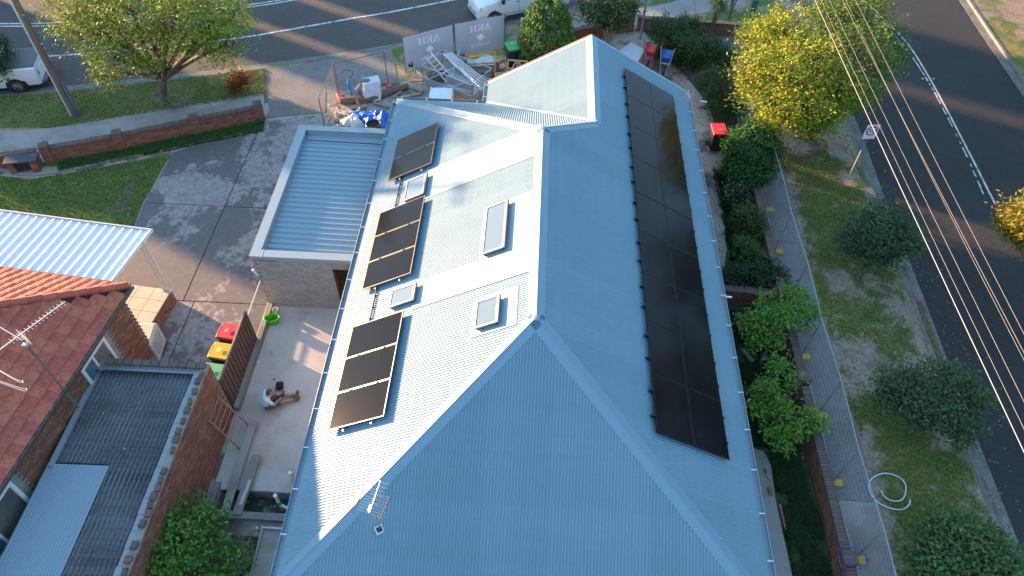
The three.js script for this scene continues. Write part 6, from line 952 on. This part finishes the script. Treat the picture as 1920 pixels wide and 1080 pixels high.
// body lofted through stations along x: [x, bottom, belt, top, half width low, half width top]
function loft(st, roundTop = .08) {
  const ring = ([x, b, m, t, w, wt]) => { const p = []; const side = [[w * .93, b], [w * .985, b + (m - b) * .25], [w, b + (m - b) * .6], [w * .985, m]]; if (t > m + .02) side.push([wt + (w - wt) * .5, m + (t - m) * .5], [wt + .01, t - roundTop], [wt - roundTop * .6, t - .015]); else side.push([w * .97, m + .01], [w * .94, m + .018], [w * .88, m + .025]); side.push([0, Math.max(t, m) + .02]); for (const [z, y] of side) p.push(V(x, y, z)); for (const [z, y] of side.slice(0, -1).reverse()) p.push(V(x, y, -z)); return p; };
  const R_ = st.map(ring), P = [], I = [], n = R_[0].length; R_.forEach((r) => r.forEach((p) => P.push(p.x, p.y, p.z)));
  for (let i = 0; i < st.length - 1; i++) for (let j = 0; j < n - 1; j++) { const a = i * n + j; I.push(a, a + n, a + 1, a + 1, a + n, a + n + 1); }
  for (const e of [0, st.length - 1]) for (let j = 1; j < n - 1; j++) I.push(e * n, e * n + j, e * n + j + 1);
  const g = new THREE.BufferGeometry(); g.setAttribute('position', new THREE.Float32BufferAttribute(P, 3)); g.setIndex(I); g.computeVertexNormals(); return g;
}
function wheel(o, x, z, r) { const w = new THREE.Group(); w.name = 'wheel'; w.position.set(x, r, z); o.add(w); const t = new THREE.TorusGeometry(r - .09, .1, 10, 28); obj('tyre', t, tyreM, w); const f = []; for (let i = 0; i < 10; i++) { const a = i * .6283; f.push(bar(V(Math.cos(a) * .04, Math.sin(a) * .04, Math.sign(z) * .07), V(Math.cos(a) * (r - .14), Math.sin(a) * (r - .14), Math.sign(z) * .06), .016, 5)); } f.push(C(.05, .05, .03, 0, 0, Math.sign(z) * .075, 12, 0, Math.PI / 2), T(new THREE.TorusGeometry(r - .13, .018, 6, 28), 0, 0, Math.sign(z) * .06)); obj('rim', f, rimM, w); obj('hub_shade', C(r - .12, r - .12, .05, 0, 0, 0, 20, 0, Math.PI / 2), blackP, w); }
{
  // van: local x forward; near side is +z
  const a = G(893, 36, -.12), o = thing('van', 'white van parked at the kerb beyond the conifer', 'van', [0, -.12, 0], R(180 + 26)), st = [[2.62, .38, .62, .64, .55, .5], [2.55, .3, .85, .87, .78, .7], [2.4, .26, 1.0, 1.03, .88, .74], [2.1, .25, 1.08, 1.12, .93, .78], [1.75, .25, 1.12, 1.2, .95, .76], [1.45, .25, 1.14, 1.45, .96, .74], [1.0, .25, 1.15, 1.78, .96, .76], [.6, .25, 1.16, 1.92, .96, .78], [0, .25, 1.16, 1.97, .96, .8], [-1.5, .25, 1.16, 1.97, .96, .8], [-2.5, .28, 1.14, 1.93, .95, .8], [-2.6, .4, 1.1, 1.8, .9, .74]];
  o.position.set(-1.15, -.12, -36.6); obj('body', loft(st), carPaint, o);
  const fw = [V(1.72, 1.22, .72), V(1.72, 1.22, -.72), V(1.02, 1.8, -.68), V(1.02, 1.8, .68)]; obj('windscreen', slab3(fw.map((p) => p.add(V(.03, .03, 0))), .012), tint, o);
  for (const s of [-1, 1]) {
    obj('side_window', [slab3([V(1.35, 1.2, s * .955), V(.45, 1.2, s * .97), V(.45, 1.7, s * .88), V(.95, 1.7, s * .87)], .012)], tint, o); obj('side_window', [slab3([V(.35, 1.2, s * .972), V(-1.2, 1.2, s * .972), V(-1.2, 1.7, s * .885), V(.35, 1.7, s * .885)], .012)], tint, o);
    obj('mirror', RB(.14, .22, .2, .04, 1.35, 1.2, s * 1.08), blackP, o); obj('headlight', [RB(.3, .2, .1, .03, 2.35, .88, s * .76, s * -.5)], mat([.5, .52, .55], .1, { phys: true, clearcoat: 1 }), o); obj('door_handle', RB(.16, .03, .03, .01, .5, 1.02, s * .965), blackP, o); obj('door_seam', [B(.012, .8, .008, .4, .75, s * .962), B(.012, .8, .008, 1.5, .75, s * .95)], darkM, o); obj('sill', B(2.6, .1, .05, -.2, .27, s * .92), blackP, o);
    for (const x of [1.75, -1.6]) { wheel(o, x, s * .9, .34); obj('wheel_arch', C(.4, .4, .05, x, .36, s * .925, 24, 0, Math.PI / 2), blackP, o); }
  }
  obj('grille', [RB(.06, .2, 1.0, .02, 2.53, .68, 0), RB(.05, .06, .9, .02, 2.6, .5, 0)], darkM, o); obj('bumper', RB(.14, .2, 1.5, .05, 2.55, .38, 0), carPaint, o); obj('badge', C(.07, .07, .02, 2.58, .72, 0, 16, 0, 0, Math.PI / 2), rimM, o); obj('number_plate', B(.02, .11, .36, 2.635, .42, 0), mat([.6, .6, .55], .5), o);
}
{
  const o = thing('utility', 'white utility with grey tray cover parked beside the power pole', 'pickup', [-25.1, -.12, -27.9], R(194)), st = [[2.6, .4, .8, .82, .8, .7], [2.4, .3, 1.0, 1.03, .9, .75], [1.5, .3, 1.12, 1.14, .93, .75], [1.1, .3, 1.14, 1.3, .94, .72], [.5, .3, 1.14, 1.75, .94, .7], [-.5, .3, 1.14, 1.76, .94, .7], [-.85, .3, 1.14, 1.5, .94, .72], [-.95, .3, 1.14, 1.15, .94, .75], [-2.45, .34, 1.14, 1.15, .94, .75], [-2.62, .42, 1.1, 1.1, .92, .72]];
  obj('body', loft(st), carPaint, o); obj('tray_cover', RB(1.52, .05, 1.6, .02, -1.72, 1.19, 0), mat([.10, .105, .11], .6), o); obj('sports_bar', [bar(V(-1.0, 1.2, .72), V(-1.2, 1.62, .6), .035, 8), bar(V(-1.0, 1.2, -.72), V(-1.2, 1.62, -.6), .035, 8), bar(V(-1.2, 1.62, .6), V(-1.2, 1.62, -.6), .035, 8)], rimM, o);
  for (const s of [-1, 1]) { obj('tail_light', RB(.26, .26, .12, .03, -2.5, .92, s * .84, s * -.25), mat([.3, .012, .012], .2), o); obj('side_window', slab3([V(1.0, 1.2, s * .92), V(-.7, 1.2, s * .92), V(-.55, 1.6, s * .8), V(.55, 1.6, s * .8)], .012), tint, o); for (const x of [1.65, -1.5]) { wheel(o, x, s * .88, .38); obj('wheel_arch', C(.45, .45, .05, x, .4, s * .905, 24, 0, Math.PI / 2), blackP, o); } obj('door_handle', RB(.16, .03, .03, .01, -.3, 1.05, s * .945), rimM, o); }
  obj('tailgate', RB(.04, .55, 1.35, .015, -2.61, .83, 0), carPaint, o); obj('rear_bumper', RB(.2, .18, 1.7, .05, -2.66, .46, 0), mat([.1, .1, .11], .4), o); obj('windscreen', slab3([V(1.14, 1.28, .68), V(1.14, 1.28, -.68), V(.56, 1.74, -.64), V(.56, 1.74, .64)], .01), tint, o); obj('number_plate', B(.02, .11, .36, -2.77, .5, 0), mat([.6, .6, .55], .5), o);
}
// ---------- seated person ----------
{
  const cap = (p, a, b, ra, rb) => { const abx = b[0] - a[0], aby = b[1] - a[1], abz = b[2] - a[2], l = abx * abx + aby * aby + abz * abz, t = clamp(((p[0] - a[0]) * abx + (p[1] - a[1]) * aby + (p[2] - a[2]) * abz) / (l || 1)); return Math.hypot(p[0] - a[0] - abx * t, p[1] - a[1] - aby * t, p[2] - a[2] - abz * t) - (ra + (rb - ra) * t); };
  function blob(bones, c, half, res, k = .03) {
    const mc = new MarchingCubes(res, new THREE.MeshBasicMaterial(), false, false, 60000), n = mc.size, h = n / 2; mc.isolation = 0; mc.reset();
    for (let z = 0; z < n; z++) for (let y = 0; y < n; y++) for (let x = 0; x < n; x++) { const p = [c[0] + (x - h) / h * half, c[1] + (y - h) / h * half, c[2] + (z - h) / h * half]; let d = 1e3; for (const b of bones) { const e = cap(p, ...b), t = clamp(.5 + .5 * (d - e) / k); d = d + (e - d) * t - k * t * (1 - t); } mc.field[z * n * n + y * n + x] = -d; }
    mc.update(); const g = new THREE.BufferGeometry(), P = mc.positionArray.slice(0, mc.count * 3), N = mc.normalArray.slice(0, mc.count * 3); for (let i = 0; i < P.length; i++) P[i] = P[i] * half + c[i % 3]; g.setAttribute('position', new THREE.BufferAttribute(P, 3)); g.computeVertexNormals(); g.setAttribute('normal', new THREE.BufferAttribute(N.map((v) => v), 3)); g.computeVertexNormals(); return g;
  }
  const J = { pel: [.02, .14, 0], wai: [-.02, .3, 0], che: [.05, .47, 0], nk: [.13, .6, 0], hd: [.235, .685, 0] };
  const q = G(506, 762), o = thing('person', 'seated person in white shirt, shorts and boots holding a controller', 'person', [q.x - .05, .02, q.z], R(22));
  const legs = [], arms = [], boots = [], shorts = [], sleeve = [], S_ = [-1, 1];
  for (const s of S_) {
    const hip = [.04, .12, s * .1], kn = [.47, .2, s * .13], an = [.86, .1, s * .07 + .02]; legs.push([hip, kn, .085, .06], [kn, [.62, .16, s * .115], .056, .058], [[.62, .16, s * .115], an, .058, .04]); shorts.push([hip, [.38, .185, s * .125], .1, .082]); boots.push([[.76, .115, s * .085 + .01], [.9, .09, s * .07 + .02], .056, .055], [[.9, .09, s * .07 + .02], [.97, .24, s * .11 + .02], .05, .042], [[.92, .06, s * .07 + .02], [.98, .2, s * .11 + .02], .04, .04]);
    const sh = [.07, .52, s * .18], el = [.22, .3, s * .23], wr = [.4, .31, s * .085]; arms.push([sh, el, .05, .042], [el, wr, .04, .028]); sleeve.push([sh, [.17, .38, s * .215], .063, .062]);
  }
  const torso = [[J.pel, J.wai, .115, .115], [[-.02, .3, .07], [.05, .47, .09], .09, .1], [[-.02, .3, -.07], [.05, .47, -.09], .09, .1], [J.che, [.07, .53, .15], .09, .06], [J.che, [.07, .53, -.15], .09, .06], [[.02, .13, .09], [.02, .13, -.09], .1, .1]], head = [[J.che, J.nk, .06, .055], [J.nk, [.19, .64, 0], .052, .06], [[.2, .72, 0], [.22, .7, 0], .088, .088], [[.25, .67, 0], [.29, .62, 0], .062, .045], [[.325, .68, 0], [.34, .66, 0], .014, .016], [[.215, .69, .085], [.215, .67, .09], .018, .014], [[.215, .69, -.085], [.215, .67, -.09], .018, .014]];
  const hands = [];
  for (const s of S_) { const w = [.4, .31, s * .085], pm = [.45, .305, s * .07]; const hb = [[w, pm, .028, .036]]; for (let f = 0; f < 4; f++) { const y = .335 - f * .02, l = [.05, .058, .055, .042][f]; hb.push([[.465, y, s * .072], [.465 + l * .8, y, s * .05], .0095, .009], [[.465 + l * .8, y, s * .05], [.465 + l * .7, y, s * .018], .009, .008]); } hb.push([[.44, .335, s * .06], [.47, .352, s * .035], .011, .009]); hands.push(blob(hb, [.45, .31, s * .06], .1, 46, .008)); }
  obj('body', [blob([...torso, ...legs, ...arms], [.45, .36, 0], .62, 92, .03), blob(head, [.22, .66, 0], .17, 60, .02), ...hands], mat([.42, .21, .13], .55), o);
  obj('shirt', blob([...torso.map(([a, b, r1, r2]) => [a, b, r1 + .016, r2 + .016]), ...sleeve], [.06, .36, 0], .36, 66, .04), mat([.66, .70, .76], .85), o);
  obj('shorts', blob([...shorts, [[.02, .12, .1], [.02, .12, -.1], .122, .122]], [.2, .14, 0], .38, 60, .03), mat([.13, .11, .10], .9), o);
  for (const s of S_) obj('boot', blob(boots.slice(s < 0 ? 0 : 3, s < 0 ? 3 : 6), [.88, .14, s * .09 + .02], .2, 50, .02), mat([.2, .15, .07], .9), o);
  obj('hair', blob([[[.195, .735, 0], [.19, .72, 0], .088, .09], [[.15, .7, 0], [.14, .66, 0], .06, .05], [[.24, .765, 0], [.26, .755, 0], .05, .045]], [.19, .72, 0], .15, 44, .02), mat([.16, .075, .035], .8), o);
  for (const s of S_) obj('eye', S(.011, .305, .705, s * .03), mat([.6, .58, .55], .3), o);
  obj('mouth', B(.008, .006, .035, .325, .63, 0), mat([.3, .09, .07], .6), o);
  const c = thing('controller', 'dark handheld controller with pale screen held by the seated person', 'controller', [0, 0, 0], R(22)); c.position.copy(o.position); obj('casing', RB(.1, .04, .13, .015, .495, .33, 0, 0, 0, .5), mat([.03, .03, .033], .5), c); obj('screen', RB(.1, .012, .15, .005, .535, .37, 0, 0, 0, .5), mat([.05, .055, .06], .25), c); for (const s of S_) obj('stick', C(.006, .006, .03, .475, .36, s * .035, 8), blackP, c); obj('antenna', [B(.02, .07, .02, .56, .36, .06, 0, 0, -.8), B(.02, .07, .02, .56, .36, -.06, 0, 0, -.8)], blackP, c);
}
// ---------- unseen houses added to shade the ground, with gaps for sun streaks ----------
{
  const at = (c, q) => V(c * SX - q * SZ, 0, c * SZ + q * SX), wall = tmat(tex(256, 3, (u, v) => mul([.36, .3, .25], .8 + .4 * fbm(u, v, 6, 4, 701))), .9), roofM = tmat(tex(256, 3, (u, v) => mul([.2, .09, .06], .7 + .6 * fbm(u, v, 10, 4, 703))), .85);
  function occluderHouse(label, q0, q1, c0, h, ridge) {                     // an added house whose front spans q0..q1 across the sun
    const m = at(c0, (q0 + q1) / 2), o = thing('occluder_house', label, 'house', [m.x, 0, m.z], -sunAz, 'unseen houses added for shade'), W = q1 - q0, D = 9;
    obj('wall', B(D - .6, h, W - .06, 0, h / 2, 0), wall, o); obj('roof', [poly3([V(-D / 2, h, -W / 2), V(-D / 2, h, W / 2), V(0, ridge, W / 2 - .2), V(0, ridge, -W / 2 + .2)]), poly3([V(D / 2, h, -W / 2), V(D / 2, h, W / 2), V(0, ridge, W / 2 - .2), V(0, ridge, -W / 2 + .2)]), poly3([V(-D / 2, h, -W / 2), V(D / 2, h, -W / 2), V(0, ridge, -W / 2 + .2)]), poly3([V(-D / 2, h, W / 2), V(D / 2, h, W / 2), V(0, ridge, W / 2 - .2)])], roofM, o);
    for (let i = -1; i <= 1; i += 2) { const w = obj('window', B(.06, 1.3, 1.5, D / 2 - .29, 1.6, i * W * .25), tint, o); obj('sill', B(.12, .08, 1.7, D / 2 - .26, .9, i * W * .25), concrete, w); } obj('door', B(.06, 2.05, .95, D / 2 - .28, 1.05, 0), mat([.15, .07, .04], .5), o);
  }
  occluderHouse('unseen house added to shade the street, end of the row', -41, -35.5, -52, 5.6, 8.4); occluderHouse('unseen house added to shade the street beside the first sun gap', -34.9, -27.75, -52, 5.6, 8.2); occluderHouse('unseen narrow house added to shade the street between two sun gaps', -27.2, -24.5, -53, 5.6, 7.2); occluderHouse('unseen narrow house added to shade the street before the wide sun gap', -24.0, -21.5, -54, 5.2, 6.9); occluderHouse('unseen house added across the street to shade the driveway', -19.3, -10.5, -55, 5.0, 6.7);
}
{ // unseen trees added across the side road to darken reflections in the long array
  for (const [x, z, h, r, l] of [[31, -38, 13, 4.2, 'unseen broad dark tree added across the side road by the corner'], [32, -28, 16, 5, 'unseen tall dark tree added across the side road behind the far verge'], [31, -18, 16, 5, 'unseen dense dark tree added across the side road facing the array'], [32, -8, 16, 5, 'unseen large dark tree added across the side road facing the hip end'], [32, 3, 10.5, 3.4, 'unseen large dark tree added across the side road past the hip end']])
    tree('added_tree', l, 'tree', V(x, 0, z), [[x, h * .62, z, r], [x - 1.6, h * .5, z + 1.4, r * .7], [x + 1.2, h * .5, z - 1.5, r * .75], [x - .6, h * .82, z - .3, r * .62], [x - 1.2, h * .42, z - 1.8, r * .6]], { r: .28, n: 7000, len: .6, wid: .32, cols: gDark, clump: .8, perClump: 20, dull: 1, group: 'unseen trees added for reflections' });
}
scene.traverse((o) => { if (o.isMesh) { o.castShadow = true; o.receiveShadow = true; } });
renderer.render(scene, camera);
